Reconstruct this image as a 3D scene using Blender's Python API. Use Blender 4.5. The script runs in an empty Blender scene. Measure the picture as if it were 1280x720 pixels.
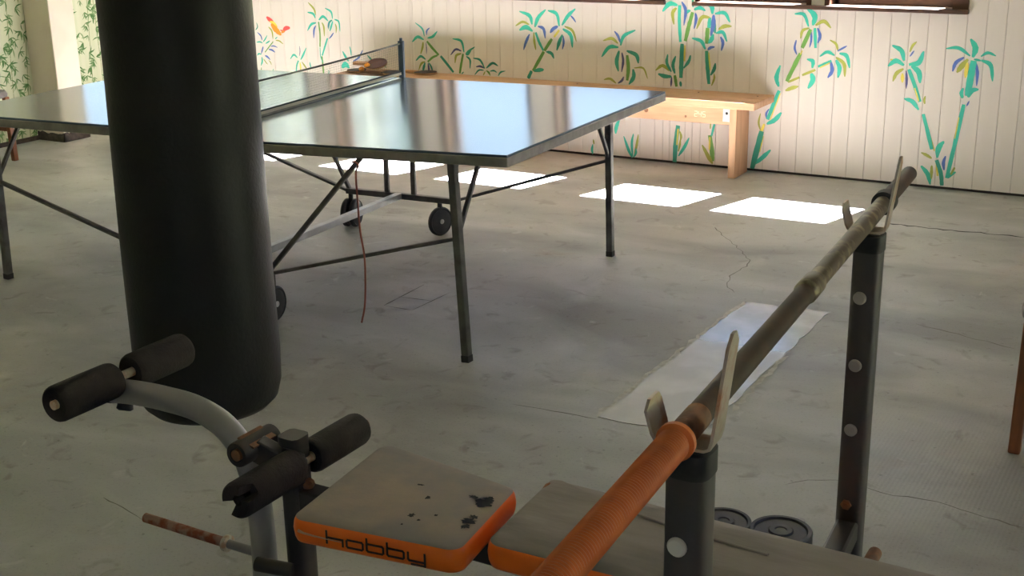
import bpy, bmesh, math, random
from mathutils import Vector, Matrix
random.seed(7)
C = bpy.context.scene.collection
# ------------------------------------------------------------------ camera
F_PX, PITCH, ROLL, CAM_H, WYAW = 1594.5, 0.3055, -0.0179, 1.6239, -0.5295
WY = 7.07                                        # mural wall stands at y = WY, its run is the x axis
WE = Vector((math.cos(WYAW), math.sin(WYAW))); WN = Vector((-math.sin(WYAW), math.cos(WYAW)))
def conv(p):                                     # camera-heading frame -> room frame
    return Vector((p[0]*WE.x+p[1]*WE.y, p[0]*WN.x+p[1]*WN.y, p[2]))
_F = Vector((0, math.cos(PITCH), -math.sin(PITCH))); _U = Vector((0, math.sin(PITCH), math.cos(PITCH))); _R = Vector((1, 0, 0))
CR = conv(_R*math.cos(ROLL)+_U*math.sin(ROLL)); CU = conv(-_R*math.sin(ROLL)+_U*math.cos(ROLL)); CF = conv(_F)
CAM = Vector((0, 0, CAM_H))
cam = bpy.data.cameras.new('camera'); cam.sensor_width = 36; cam.lens = F_PX/1280*36; cam.clip_start = .05
co = bpy.data.objects.new('camera', cam); C.objects.link(co)
co.matrix_world = Matrix(((CR.x, CU.x, -CF.x, 0), (CR.y, CU.y, -CF.y, 0), (CR.z, CU.z, -CF.z, CAM_H), (0, 0, 0, 1)))
bpy.context.scene.camera = co
# ------------------------------------------------------------------ sky, sun, exposure
sc = bpy.context.scene
sc.view_settings.view_transform = 'Standard'; sc.view_settings.look = 'None'; sc.view_settings.gamma = 1
sc.view_settings.use_curve_mapping = False
sc.view_settings.exposure = 0.72
sc.cycles.use_denoising = True
sc.cycles.max_bounces = 10; sc.cycles.diffuse_bounces = 6
sc.cycles.sample_clamp_indirect = 8
SUN = Vector((-.168, -.62, -1)).normalized()
w = bpy.data.worlds.new('sky'); sc.world = w; w.use_nodes = True
nt = w.node_tree; bg = nt.nodes['Background']
st = nt.nodes.new('ShaderNodeTexSky'); st.sky_type = 'NISHITA'; st.sun_disc = False
st.sun_elevation = math.asin(-SUN.z); st.sun_rotation = math.atan2(-SUN.x, -SUN.y)
st.air_density = 1.0; st.dust_density = .6; st.ozone_density = 1.0
nt.links.new(st.outputs[0], bg.inputs[0]); bg.inputs[1].default_value = 0.25
sl = bpy.data.lights.new('sun', 'SUN'); sl.energy = 215; sl.angle = .0093; sl.color = (1, .955, .945)
so = bpy.data.objects.new('sun', sl); C.objects.link(so); so.rotation_euler = SUN.to_track_quat('-Z', 'Y').to_euler(); so.location = (0, 12, 12)
# ------------------------------------------------------------------ pixel helpers: a pixel gives a direction, the distance comes from a plane
def ray(px): return CF*F_PX+CR*(px[0]-640)+CU*(360-px[1])
def on_z(px, z): d = ray(px); return CAM+d*((z-CAM_H)/d.z)
def on_y(px, y=WY): d = ray(px); return CAM+d*(y/d.y)
def on_x(px, x): d = ray(px); return CAM+d*(x/d.x)
def at_depth(px, Z): return CAM+ray(px)*(Z/F_PX)
# ------------------------------------------------------------------ materials
MATS = {}
def mat(name, col, rough=.6, metal=0, col2=None, scale=8, detail=4, lo=.4, hi=.65, bump=0, bscale=None, stretch=(1, 1, 1), spec=.5, rough2=None):
    if name in MATS: return MATS[name]
    m = bpy.data.materials.new(name); m.use_nodes = True; n = m.node_tree.nodes; L = m.node_tree.links
    b = n['Principled BSDF']; b.inputs['Base Color'].default_value = (*col, 1); b.inputs['Roughness'].default_value = rough
    b.inputs['Metallic'].default_value = metal; b.inputs['Specular IOR Level'].default_value = spec
    tc = n.new('ShaderNodeTexCoord'); mp = n.new('ShaderNodeMapping'); L.new(tc.outputs['Object'], mp.inputs[0]); mp.inputs['Scale'].default_value = stretch
    if col2:
        t = n.new('ShaderNodeTexNoise'); t.inputs['Scale'].default_value = scale; t.inputs['Detail'].default_value = detail; L.new(mp.outputs[0], t.inputs[0])
        r = n.new('ShaderNodeValToRGB'); r.color_ramp.elements[0].position = lo; r.color_ramp.elements[1].position = hi
        r.color_ramp.elements[0].color = (*col, 1); r.color_ramp.elements[1].color = (*col2, 1)
        L.new(t.outputs[0], r.inputs[0]); L.new(r.outputs[0], b.inputs['Base Color'])
        if rough2 is not None:
            q = n.new('ShaderNodeMapRange'); q.inputs[1].default_value = lo; q.inputs[2].default_value = hi; q.inputs[3].default_value = rough; q.inputs[4].default_value = rough2
            L.new(t.outputs[0], q.inputs[0]); L.new(q.outputs[0], b.inputs['Roughness'])
    if bump:
        t2 = n.new('ShaderNodeTexNoise'); t2.inputs['Scale'].default_value = bscale or scale*4; t2.inputs['Detail'].default_value = 5; L.new(mp.outputs[0], t2.inputs[0])
        bp = n.new('ShaderNodeBump'); bp.inputs['Strength'].default_value = bump; bp.inputs['Distance'].default_value = .01
        L.new(t2.outputs[0], bp.inputs['Height']); L.new(bp.outputs[0], b.inputs['Normal'])
    MATS[name] = m; return m
mat('board', (.90, .82, .775), .55, col2=(.85, .76, .71), scale=3, stretch=(1, 1, .4), bump=.06, bscale=30)
mat('plain_wall', (.76, .71, .66), .8, col2=(.70, .65, .60), scale=2)
mat('pillar', (.80, .72, .62), .75, col2=(.76, .67, .57), scale=5)
mat('ceiling', (.60, .56, .52), .8, col2=(.54, .5, .46), scale=2)
mat('dark_gap', (.03, .022, .018), .9)
mat('groove', (.30, .20, .15), .9)
mat('skirting', (.05, .04, .035), .7, col2=(.10, .08, .07), scale=30)
mat('wallpaper', (.74, .74, .60), .8, col2=(.62, .66, .47), scale=1.2, stretch=(1, 9, .15), lo=.38, hi=.62)
mat('brown_frame', (.055, .026, .016), .45, col2=(.09, .04, .022), scale=10, stretch=(1, 1, 6))
mat('sill_wood', (.28, .20, .15), .6, col2=(.2, .14, .1), scale=14)
mat('wood', (.52, .31, .18), .6, col2=(.41, .22, .12), scale=5, stretch=(.8, 9, 9), detail=6, lo=.35, hi=.7, bump=.12, bscale=24)
mat('wood_up', (.50, .29, .165), .6, col2=(.36, .20, .105), scale=5, stretch=(9, 9, .8), detail=6, lo=.35, hi=.7, bump=.12, bscale=24)
mat('galvanised', (.68, .69, .7), .35, .9, col2=(.5, .5, .5), scale=40)
mat('chalk', (.86, .72, .5), .9)
mat('knot', (.16, .07, .03), .7)
mat('table_top', (.115, .155, .22), .15, .1, spec=.85)
mat('table_edge', (.34, .33, .30), .5, .3, col2=(.26, .25, .23), scale=20)
mat('table_frame', (.16, .155, .145), .5, .35, col2=(.10, .095, .09), scale=18)
mat('bar_grey', (.42, .43, .44), .35, .6, col2=(.34, .34, .34), scale=12)
mat('black_rubber', (.02, .02, .021), .6, col2=(.035, .033, .032), scale=30)
mat('net_string', (.05, .06, .08), .8)
mat('net_tape', (.62, .60, .52), .8)
mat('net_top', (.30, .29, .27), .8, col2=(.12, .12, .13), scale=6)
mat('net_post', (.10, .14, .22), .45, .2)
mat('red_cord', (.42, .13, .09), .7)
mat('leather', (.012, .0115, .011), .46, col2=(.018, .017, .016), scale=5, bump=.12, bscale=90, spec=.32, rough2=.58)
mat('strap', (.02, .02, .02), .7)
mat('chain', (.45, .45, .46), .35, .9)
mat('seat_top', (.26, .235, .228), .72, col2=(.36, .28, .23), scale=9, detail=8, bump=.1, bscale=60)
mat('pad_top', (.29, .25, .225), .7, col2=(.17, .15, .135), scale=5, detail=8, stretch=(.6, 2.2, 1), bump=.1, bscale=40)
mat('orange_vinyl', (.95, .19, .012), .4, col2=(.88, .15, .01), scale=8, bump=.05, bscale=40)
mat('tear_pale', (.62, .36, .24), .8)
mat('print_black', (.035, .022, .018), .6)
mat('foam_black', (.022, .016, .014), .85, col2=(.032, .024, .021), scale=25, bump=.25, bscale=160)
mat('steel_grey', (.33, .32, .325), .42, .35, col2=(.27, .26, .26), scale=6)
mat('steel_dark', (.045, .042, .045), .5, .4, col2=(.075, .058, .05), scale=9, lo=.45, hi=.75)
mat('upright_paint', (.07, .065, .066), .5, .3, col2=(.105, .07, .06), scale=9, lo=.5, hi=.72)
mat('plug_white', (.72, .68, .65), .5)
mat('plug_grey', (.40, .37, .35), .5)
mat('rust', (.28, .075, .03), .8, .1, col2=(.36, .22, .16), scale=40, detail=6, lo=.42, hi=.6, bump=.3)
mat('rust_brown', (.30, .13, .06), .7, .3, col2=(.16, .10, .07), scale=25, detail=6, bump=.2)
mat('holder_metal', (.50, .44, .38), .45, .5, col2=(.40, .17, .07), scale=22, detail=6, lo=.50, hi=.68)
mat('bar_brass', (.10, .075, .045), .45, .6, col2=(.30, .26, .15), scale=34, detail=6, lo=.5, hi=.7)
mat('bar_brown', (.05, .032, .02), .6, 0, col2=(.085, .042, .02), scale=20, spec=.3)
mat('grip_orange', (.66, .17, .035), .45, col2=(.56, .13, .03), scale=30)
mat('pale_chip', (.62, .58, .48), .6, col2=(.5, .3, .2), scale=60)
mat('iron_plate', (.035, .036, .04), .5, .4, col2=(.06, .06, .065), scale=30)
mat('worn_black', (.028, .026, .026), .85)
mat('chair_wood', (.30, .10, .035), .42, col2=(.20, .065, .025), scale=6, stretch=(6, 6, .6))
mat('chair_seat', (.20, .18, .18), .8, col2=(.26, .235, .23), scale=20)
mat('paddle_red', (.075, .018, .014), .7); mat('paddle_black', (.025, .022, .022), .7)
mat('paddle_wood', (.52, .30, .14), .5, col2=(.42, .22, .1), scale=20)
mat('ball_orange', (.92, .36, .02), .4)
mat('crack', (.035, .03, .027), .95); mat('crack_faint', (.16, .15, .135), .9)
mat('leaf_out', (.012, .032, .005), .6, col2=(.04, .06, .008), scale=3)
mat('bark', (.12, .08, .05), .9, col2=(.2, .14, .1), scale=12)
mat('grass_out', (.16, .22, .07), .9, col2=(.24, .26, .1), scale=1.5)
PAINT = {'T': (.035, .46, .34), 'G': (.14, .33, .06), 'O': (.37, .38, .06), 'B': (.075, .14, .44), 'Y': (.80, .66, .10), 'D': (.03, .30, .21), 'N': (.09, .08, .22),
         'R': (.80, .07, .07), 'A': (.93, .26, .02)}
for k, c in PAINT.items(): mat('paint_'+k, c, .6)
mat('print_leaf', (.085, .20, .06), .8); mat('print_leaf_pale', (.24, .36, .17), .8); mat('print_stalk', (.34, .40, .22), .8)
def glass_mat():
    m = bpy.data.materials.new('window_glass'); m.use_nodes = True; n = m.node_tree.nodes; L = m.node_tree.links
    n.remove(n['Principled BSDF']); t = n.new('ShaderNodeBsdfTransparent'); g = n.new('ShaderNodeBsdfGlossy'); g.inputs['Roughness'].default_value = .02
    f = n.new('ShaderNodeLayerWeight'); pw = n.new('ShaderNodeMath'); pw.operation = 'POWER'; pw.inputs[1].default_value = 5; L.new(f.outputs['Facing'], pw.inputs[0])
    ma = n.new('ShaderNodeMath'); ma.operation = 'MULTIPLY_ADD'; ma.inputs[1].default_value = .9; ma.inputs[2].default_value = .04; L.new(pw.outputs[0], ma.inputs[0]); x = n.new('ShaderNodeMixShader')
    L.new(ma.outputs[0], x.inputs[0]); L.new(t.outputs[0], x.inputs[1]); L.new(g.outputs[0], x.inputs[2]); L.new(x.outputs[0], n['Material Output'].inputs[0])
    MATS['glass'] = m
glass_mat()
def floor_mat():
    m = bpy.data.materials.new('concrete'); m.use_nodes = True; n = m.node_tree.nodes; L = m.node_tree.links; b = n['Principled BSDF']
    tc = n.new('ShaderNodeTexCoord'); P = tc.outputs['Object']
    def noise(s, d=6, dist=0, src=P):
        t = n.new('ShaderNodeTexNoise'); t.inputs['Scale'].default_value = s; t.inputs['Detail'].default_value = d; t.inputs['Distortion'].default_value = dist; L.new(src, t.inputs[0]); return t.outputs[0]
    def ramp(src, a, b_, ca, cb):
        r = n.new('ShaderNodeValToRGB'); e = r.color_ramp.elements; e[0].position = a; e[1].position = b_; e[0].color = (*ca, 1); e[1].color = (*cb, 1); L.new(src, r.inputs[0]); return r.outputs[0]
    def mix(fac, a, b_, mode='MIX'):
        x = n.new('ShaderNodeMix'); x.data_type = 'RGBA'; x.blend_type = mode
        if isinstance(fac, (int, float)): x.inputs[0].default_value = fac
        else: L.new(fac, x.inputs[0])
        L.new(a, x.inputs[6]); L.new(b_, x.inputs[7]); return x.outputs[2]
    mp = n.new('ShaderNodeMapping'); mp.inputs['Scale'].default_value = (.7, 1.5, 1); L.new(P, mp.inputs[0])
    base = ramp(noise(1.1, 7, .6, mp.outputs[0]), .38, .62, (.258, .258, .252), (.458, .464, .468))
    blot = ramp(noise(4.5, 8, .8), .5, .74, (.36, .355, .345), (.52, .52, .515))
    c = mix(ramp(noise(2.3, 5, .4), .48, .72, (0, 0, 0), (.75, .75, .75)), base, blot)
    sp = ramp(noise(120, 2), .3, .42, (.72, .72, .72), (1, 1, 1)); c = mix(.55, c, sp, 'MULTIPLY')
    tint = ramp(noise(.8, 3), .42, .66, (1, .97, .925), (.97, .99, 1.0)); c = mix(1.0, c, tint, 'MULTIPLY')
    sm = ramp(noise(9, 8, 1.2), .60, .72, (1, 1, 1), (.66, .62, .58)); c = mix(.8, c, sm, 'MULTIPLY')
    rd = ramp(noise(1.7, 6, 1.0), .64, .76, (1, 1, 1), (1, .82, .70)); c = mix(.7, c, rd, 'MULTIPLY')
    dt = ramp(noise(38, 3), .68, .74, (1, 1, 1), (.45, .42, .4)); c = mix(.6, c, dt, 'MULTIPLY')
    wt = ramp(noise(6.5, 9, 1.5), .66, .78, (0, 0, 0), (.55, .55, .55)); pale = n.new('ShaderNodeRGB'); pale.outputs[0].default_value = (.62, .62, .62, 1); c = mix(wt, c, pale.outputs[0])
    L.new(c, b.inputs['Base Color'])
    r = n.new('ShaderNodeMapRange'); L.new(noise(2.0, 5, .5), r.inputs[0]); r.inputs[1].default_value = .35; r.inputs[2].default_value = .7; r.inputs[3].default_value = .42; r.inputs[4].default_value = .62
    L.new(r.outputs[0], b.inputs['Roughness'])
    # ribbed imprint of a mat in the cement on the right
    wv = n.new('ShaderNodeTexWave'); wv.wave_type = 'BANDS'; wv.bands_direction = 'X'; wv.inputs['Scale'].default_value = 26; wv.inputs['Distortion'].default_value = .6
    L.new(P, wv.inputs[0])
    vd = n.new('ShaderNodeVectorMath'); vd.operation = 'DISTANCE'; L.new(P, vd.inputs[0]); vd.inputs[1].default_value = (-.35, 3.35, 0)
    mk = n.new('ShaderNodeMapRange'); L.new(vd.outputs['Value'], mk.inputs[0]); mk.inputs[1].default_value = .35; mk.inputs[2].default_value = 1.0; mk.inputs[3].default_value = 1; mk.inputs[4].default_value = 0
    mu = n.new('ShaderNodeMath'); mu.operation = 'MULTIPLY'; L.new(wv.outputs['Fac'], mu.inputs[0]); L.new(mk.outputs[0], mu.inputs[1])
    ad = n.new('ShaderNodeMath'); ad.operation = 'ADD'; L.new(mu.outputs[0], ad.inputs[0]); L.new(noise(28, 6), ad.inputs[1])
    bp = n.new('ShaderNodeBump'); bp.inputs['Strength'].default_value = .13; bp.inputs['Distance'].default_value = .004; L.new(ad.outputs[0], bp.inputs['Height']); L.new(bp.outputs[0], b.inputs['Normal'])
    MATS['concrete'] = m
floor_mat()
mat('cement_patch', (.255, .25, .242), .16, col2=(.40, .40, .40), scale=5, detail=8, lo=.45, hi=.72, bump=.05, bscale=14, spec=1.0)
def polish():                                    # trowelled smooth towards the far end, duller towards the near end
    m = MATS['cement_patch']; n = m.node_tree.nodes; L = m.node_tree.links; b = n['Principled BSDF']; b.inputs['IOR'].default_value = 2.1
    tc = n.new('ShaderNodeTexCoord'); sx = n.new('ShaderNodeSeparateXYZ'); L.new(tc.outputs['Object'], sx.inputs[0]); t = n.new('ShaderNodeTexNoise'); t.inputs['Scale'].default_value = 4; t.inputs['Detail'].default_value = 7; L.new(tc.outputs['Object'], t.inputs[0])
    ad = n.new('ShaderNodeMath'); ad.operation = 'MULTIPLY_ADD'; ad.inputs[1].default_value = 1.3; L.new(t.outputs[0], ad.inputs[0]); L.new(sx.outputs['Y'], ad.inputs[2])
    r = n.new('ShaderNodeMapRange'); L.new(ad.outputs[0], r.inputs[0]); r.inputs[1].default_value = 4.55; r.inputs[2].default_value = 4.95; r.inputs[3].default_value = .45; r.inputs[4].default_value = .2; L.new(r.outputs[0], b.inputs['Roughness'])
polish()
mat('cement_edge', (.55, .54, .52), .8, col2=(.42, .4, .37), scale=30)
# ------------------------------------------------------------------ mesh builder
def basis(z, hint=None):
    z = z.normalized(); h = hint or (Vector((0, 0, 1)) if abs(z.z) < .95 else Vector((0, 1, 0)))
    x = h.cross(z).normalized(); return x, z.cross(x).normalized(), z
class MB:
    def __init__(s): s.v = []; s.f = []; s.m = []; s.mi = 0
    def add(s, vs, fs):
        o = len(s.v); s.v += [tuple(p) for p in vs]
        for f in fs: s.f.append([i+o for i in f]); s.m.append(s.mi)
    def box(s, lo, hi):
        x0, y0, z0 = lo; x1, y1, z1 = hi
        s.add([(x0, y0, z0), (x1, y0, z0), (x1, y1, z0), (x0, y1, z0), (x0, y0, z1), (x1, y0, z1), (x1, y1, z1), (x0, y1, z1)],
              [(0, 3, 2, 1), (4, 5, 6, 7), (0, 1, 5, 4), (1, 2, 6, 5), (2, 3, 7, 6), (3, 0, 4, 7)]); return s
    def beam(s, p0, p1, w, h, hint=None):
        p0, p1 = Vector(p0), Vector(p1); x, y, z = basis(p1-p0, hint); vs = []
        for p in (p0, p1):
            for a, b in ((-1, -1), (1, -1), (1, 1), (-1, 1)): vs.append(p+x*(a*w/2)+y*(b*h/2))
        s.add(vs, [(0, 3, 2, 1), (4, 5, 6, 7), (0, 1, 5, 4), (1, 2, 6, 5), (2, 3, 7, 6), (3, 0, 4, 7)]); return s
    def tube(s, pts, r, seg=16, caps=True, power=2):
        pts = [Vector(p) for p in pts]; n = len(pts); rs = r if isinstance(r, (list, tuple)) else [r]*n
        x = None; vs = []; fs = []
        for i, p in enumerate(pts):
            t = (pts[min(i+1, n-1)]-pts[max(i-1, 0)]).normalized()
            if x is None: x, y, _ = basis(t)
            else: x = (x-t*x.dot(t)).normalized(); y = t.cross(x)
            for k in range(seg):
                a = 2*math.pi*k/seg; ca, sa = math.cos(a), math.sin(a)
                q = (abs(ca)**power+abs(sa)**power)**(-1/power)
                vs.append(p+(x*ca+y*sa)*(rs[i]*q))
        for i in range(n-1):
            for k in range(seg): a = i*seg+k; b = i*seg+(k+1) % seg; fs.append((a, b, b+seg, a+seg))
        if caps: fs.append(tuple(range(seg))[::-1]); fs.append(tuple(range((n-1)*seg, n*seg)))
        s.add(vs, fs); return s
    def lathe(s, prof, origin, axis=Vector((0, 0, 1)), seg=32):     # prof: (radius, height)
        x, y, z = basis(Vector(axis)); o = Vector(origin); vs = []; fs = []
        for r, h in prof:
            for k in range(seg): a = 2*math.pi*k/seg; vs.append(o+z*h+(x*math.cos(a)+y*math.sin(a))*max(r, 1e-5))
        for i in range(len(prof)-1):
            for k in range(seg): a = i*seg+k; b = i*seg+(k+1) % seg; fs.append((a, b, b+seg, a+seg))
        fs.append(tuple(range(seg))[::-1]); n = len(prof); fs.append(tuple(range((n-1)*seg, n*seg)))
        s.add(vs, fs); return s
    def ball(s, c, r, seg=16):
        return s.lathe([(r*math.sin(math.pi*i/10), -r*math.cos(math.pi*i/10)) for i in range(11)], c, seg=seg)
    def build(s, name, mats, parent=None, bevel=0, angle=40, loc=None):
        me = bpy.data.meshes.new(name); off = Vector(loc) if loc is not None else Vector((0, 0, 0))
        me.from_pydata([tuple(Vector(p)-off) for p in s.v], [], s.f)
        for mn in ([mats] if isinstance(mats, str) else mats): me.materials.append(MATS[mn])
        for p, i in zip(me.polygons, s.m): p.material_index = i; p.use_smooth = True
        bm = bmesh.new(); bm.from_mesh(me); bmesh.ops.recalc_face_normals(bm, faces=bm.faces); bm.to_mesh(me); bm.free()
        me.set_sharp_from_angle(angle=math.radians(angle))
        o = bpy.data.objects.new(name, me); C.objects.link(o); o.location = off
        if parent: put(o, parent)
        if bevel:
            md = o.modifiers.new('edge', 'BEVEL'); md.width = bevel; md.segments = 2; md.limit_method = 'ANGLE'; md.angle_limit = math.radians(50)
        return o
def put(o, parent):
    o.parent = parent; o.matrix_parent_inverse = Matrix.Translation(-world_loc(parent))
def world_loc(o):
    return Vector(o.location) if o.parent is None else Vector(o.location)+o.matrix_parent_inverse.translation+world_loc(o.parent)
def tag(o, label=None, cat=None, group=None, kind=None):
    for k, val in (('label', label), ('category', cat), ('group', group), ('kind', kind)):
        if val: o[k] = val
    return o
def empty(name, loc, label, cat, group=None, kind=None):
    o = bpy.data.objects.new(name, None); C.objects.link(o); o.location = loc; o.empty_display_size = .1
    return tag(o, label, cat, group, kind)
def clone(src, parent, name, dx=(0, 0, 0)):
    o = src.copy(); o.name = name; C.objects.link(o); o.location = Vector(src.location)+Vector(dx); o.parent = parent; o.matrix_parent_inverse = src.matrix_parent_inverse.copy(); return o
def bezier(pts, n=8):                            # Catmull-Rom through the points
    P = [Vector(p) for p in pts]; P = [P[0]*2-P[1]]+P+[P[-1]*2-P[-2]]; out = []
    for i in range(1, len(P)-2):
        for k in range(n):
            t = k/n; a, b, c, d = P[i-1:i+3]
            out.append(.5*((2*b)+(c-a)*t+(2*a-5*b+4*c-d)*t*t+(3*b-a-3*c+d)*t**3))
    out.append(P[-2]); return out
# ================================================================== THE SETTING
X0, X1, Y0, ZC = -7.25, 2.6, -2.2, 2.55
fl = MB().box((X0-.15, Y0-.15, -.1), (X1+.15, WY+.2, 0)).build('floor', 'concrete'); tag(fl, 'grey stained concrete floor slab of the room', 'floor', kind='structure')
def floor_strip(name, pxs, width, m, z=.0008, jag=.0):
    pts = [on_z(p, 0) for p in pxs]; mb = MB(); fine = []
    for a, b in zip(pts, pts[1:]):
        k = max(2, int((b-a).length/.03))
        for i in range(k):
            q = a.lerp(b, i/k); nn = Vector((-(b-a).y, (b-a).x, 0)).normalized(); fine.append(q+nn*random.uniform(-jag, jag))
    fine.append(pts[-1]); vs = []; 
    for i, p in enumerate(fine):
        t = (fine[min(i+1, len(fine)-1)]-fine[max(i-1, 0)]).normalized(); nn = Vector((-t.y, t.x, 0)); ww = width*random.uniform(.5, 1.3)*(.3 if i in (0, len(fine)-1) else 1)
        vs += [p+nn*ww/2+Vector((0, 0, z)), p-nn*ww/2+Vector((0, 0, z))]
    mb.add(vs, [(2*i, 2*i+1, 2*i+3, 2*i+2) for i in range(len(fine)-1)]); return mb.build(name, m, fl)
floor_strip('crack', [(1108, 279), (1135, 282), (1180, 287), (1225, 291), (1280, 297)], .016, 'crack', jag=.012)
floor_strip('crack', [(893, 284), (905, 296), (925, 312), (937, 325), (932, 333), (912, 345), (908, 356), (918, 366)], .0042, 'crack_faint', jag=.008)
floor_strip('crack', [(980, 605), (1010, 600), (1060, 602), (1100, 616), (1170, 628), (1280, 660)], .005, 'crack_faint', jag=.006)
floor_strip('crack', [(1145, 405), (1175, 412), (1220, 424), (1268, 436)], .006, 'crack_faint', jag=.006)
floor_strip('crack', [(130, 622), (160, 640), (178, 650)], .004, 'crack_faint', jag=.004)
floor_strip('crack', [(640, 505), (690, 514), (745, 524)], .005, 'crack_faint', jag=.003)
floor_strip('crack', [(1036, 391), (1000, 385), (930, 378)], .004, 'crack_faint', jag=.002)
mb = MB()
c = [on_z(p, 0) for p in ((745, 522), (930, 378), (1036, 391))]; c.append(c[0]+(c[2]-c[1])); edge = []
for i in range(4):
    a, b = c[i], c[(i+1) % 4]; k = 26 if i in (0, 2) else 8
    for j in range(k): q = a.lerp(b, j/k); edge.append(q+Vector((random.uniform(-.006, .006), random.uniform(-.006, .006), 0)))
mb.add([p+Vector((0, 0, .0025)) for p in edge]+[p-Vector((0, 0, .001)) for p in edge], [tuple(range(len(edge)))]+[(i, (i+1) % len(edge), (i+1) % len(edge)+len(edge), i+len(edge)) for i in range(len(edge))])
mb.build('cement_patch', 'cement_patch', fl, angle=30)
floor_strip('patch_edge', [(745, 522), (800, 476), (862, 430), (930, 378)], .02, 'cement_edge', z=.003, jag=.01)
floor_strip('patch_edge', [(915, 515), (960, 468), (985, 446)], .018, 'cement_edge', z=.003, jag=.01)
for a, b in (((480, 382), (515, 388)), ((515, 388), (562, 366)), ((480, 382), (530, 356)), ((498, 371), (538, 376))): floor_strip('slab_scratch', [a, b], .006, 'crack_faint')
def flat_holes(axis, c0, c1, u0, u1, v0, v1, holes):
    """a wall slab: axis 'x' or 'y' is its normal; holes are (u0,u1,v0,v1)"""
    us = sorted({u0, u1, *[h[0] for h in holes], *[h[1] for h in holes]}); mb = MB()
    for a, b in zip(us, us[1:]):
        cut = sorted([(h[2], h[3]) for h in holes if h[0] <= a+1e-6 and h[1] >= b-1e-6]); z = v0
        for lo, hi in cut+[(v1, v1)]:
            if lo > z+1e-6: mb.box(*(((c0, a, z), (c1, b, lo)) if axis == 'x' else ((a, c0, z), (b, c1, lo))))
            z = hi
    return mb
SILL, HEAD = .965, 1.87
GROUPS = [(-2.87, -1.344, [(-2.84, -2.21), (-2.08, -1.425)]), (-4.70, -3.06, [(-4.64, -4.01), (-3.79, -3.16)]), (-6.50, -4.86, [(-6.42, -5.80), (-5.56, -4.95)])]
holes_b = [(g[0], g[1], SILL, HEAD+.05) for g in GROUPS]
wb = flat_holes('y', WY+.016, WY+.15, X0-.15, X1+.15, 0, ZC, holes_b).build('wall_back', 'groove'); tag(wb, 'white boarded wall painted with palms behind the table', 'wall', kind='structure')
PITCHB = .0983; K0 = int((X0+2.327)/PITCHB)-1; bmesh_cache = {}
def board(x0, x1, z0, z1):
    wd = x1-x0-.0012
    if wd < .012: return
    key = (round(wd, 3), round(z0, 3), round(z1, 3))
    if key not in bmesh_cache:
        mb = MB(); ch = min(.0025, wd/4)
        prof = [(0, .016), (0, ch), (ch, 0), (wd-ch, 0), (wd, ch), (wd, .016)]
        vs = [(x, y, z0) for x, y in prof]+[(x, y, z1) for x, y in prof]
        mb.add(vs, [(i, i+1, i+7, i+6) for i in range(5)]+[(5, 4, 3, 2, 1, 0), (6, 7, 8, 9, 10, 11)])
        o = mb.build('board', 'board', angle=20); bmesh_cache[key] = o.data; C.objects.unlink(o); bpy.data.objects.remove(o)
    o = bpy.data.objects.new('board', bmesh_cache[key]); C.objects.link(o); o.location = (x0+.0006, WY, 0); put(o, wb)
tag(MB().box((X0, WY+.004, 0), (X1, WY+.016, .014)).build('trim_1', 'dark_gap'), 'dark gap line where the boarded wall meets the floor', 'trim', kind='structure')
k = K0
while True:
    a = -2.327+k*PITCHB; b = a+PITCHB; k += 1
    if a > X1: break
    a = max(a, X0); b = min(b, X1)
    if b-a < .01: continue
    cuts = sorted({a, b, *[e for g in GROUPS for e in g[:2] if a < e < b]})
    for p, q in zip(cuts, cuts[1:]):
        if any(g[0]-1e-5 <= p and q <= g[1]+1e-5 for g in GROUPS): board(p, q, .014, SILL); board(p, q, HEAD+.05, ZC)
        else: board(p, q, .014, ZC)
def window_y(i, g, label):
    x0, x1, ops = g; e = empty('window_%d' % i, ((x0+x1)/2, WY+.08, SILL), label, 'window', kind='structure')
    fr = MB(); y0, y1 = WY-.012, WY+.15
    xs = [x0]+[q for o in ops for q in o]+[x1]
    for a, b in zip(xs[::2], xs[1::2]):
        if a > x0 and b < x1:                    # boarded pier between the two lights, brown jambs each side
            MB().box((a+.028, y0+.01, SILL), (b-.028, y1, HEAD+.05)).build('pier', 'board', e)
            fr.box((a, y0+.006, SILL), (a+.028, y1, HEAD+.05)).box((b-.028, y0+.006, SILL), (b, y1, HEAD+.05))
        else: fr.box((a, y0+.006, SILL), (b, y1, HEAD+.05))
    for a, b in ops: fr.box((a, y0+.006, HEAD), (b, y1, HEAD+.05))
    fr.build('frame', 'brown_frame', e)
    MB().box((x0-.01, WY-.035, SILL-.022), (x1+.005, WY+.02, SILL)).build('sill_nosing', 'brown_frame', e, bevel=.003)
    for a, b in ops:
        MB().box((a, WY+.02, SILL-.02), (b, WY+.13, SILL+.001)).build('sill_board', 'sill_wood', e)
        s = MB(); s.box((a, WY+.105, SILL), (b, WY+.135, SILL+.10)).box((a, WY+.105, HEAD-.04), (b, WY+.135, HEAD)).box((a, WY+.105, SILL), (a+.02, WY+.135, HEAD)).box((b-.02, WY+.105, SILL), (b, WY+.135, HEAD))
        so_ = s.build('sash', 'brown_frame', e)
        MB().box((a+.02, WY+.118, SILL+.10), (b-.02, WY+.121, HEAD-.04)).build('pane', 'glass', so_)
window_y(1, GROUPS[0], 'dark brown two-light window at the right above the painted palms')
window_y(2, GROUPS[1], 'dark brown two-light window above the middle of the wooden bench')
window_y(3, GROUPS[2], 'dark brown two-light window nearest the left corner of the mural wall')
wl = flat_holes('x', X0-.15, X0, Y0-.15, WY+.2, 0, ZC, [(6.22, 6.95, .98, 1.9)]).build('wall_left', 'wallpaper'); tag(wl, 'left wall papered with a green bamboo leaf pattern', 'wall', kind='structure')
e = empty('window_4', (X0-.08, 6.58, .98), 'brown framed window in the bamboo papered wall by the corner', 'window', kind='structure')
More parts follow.
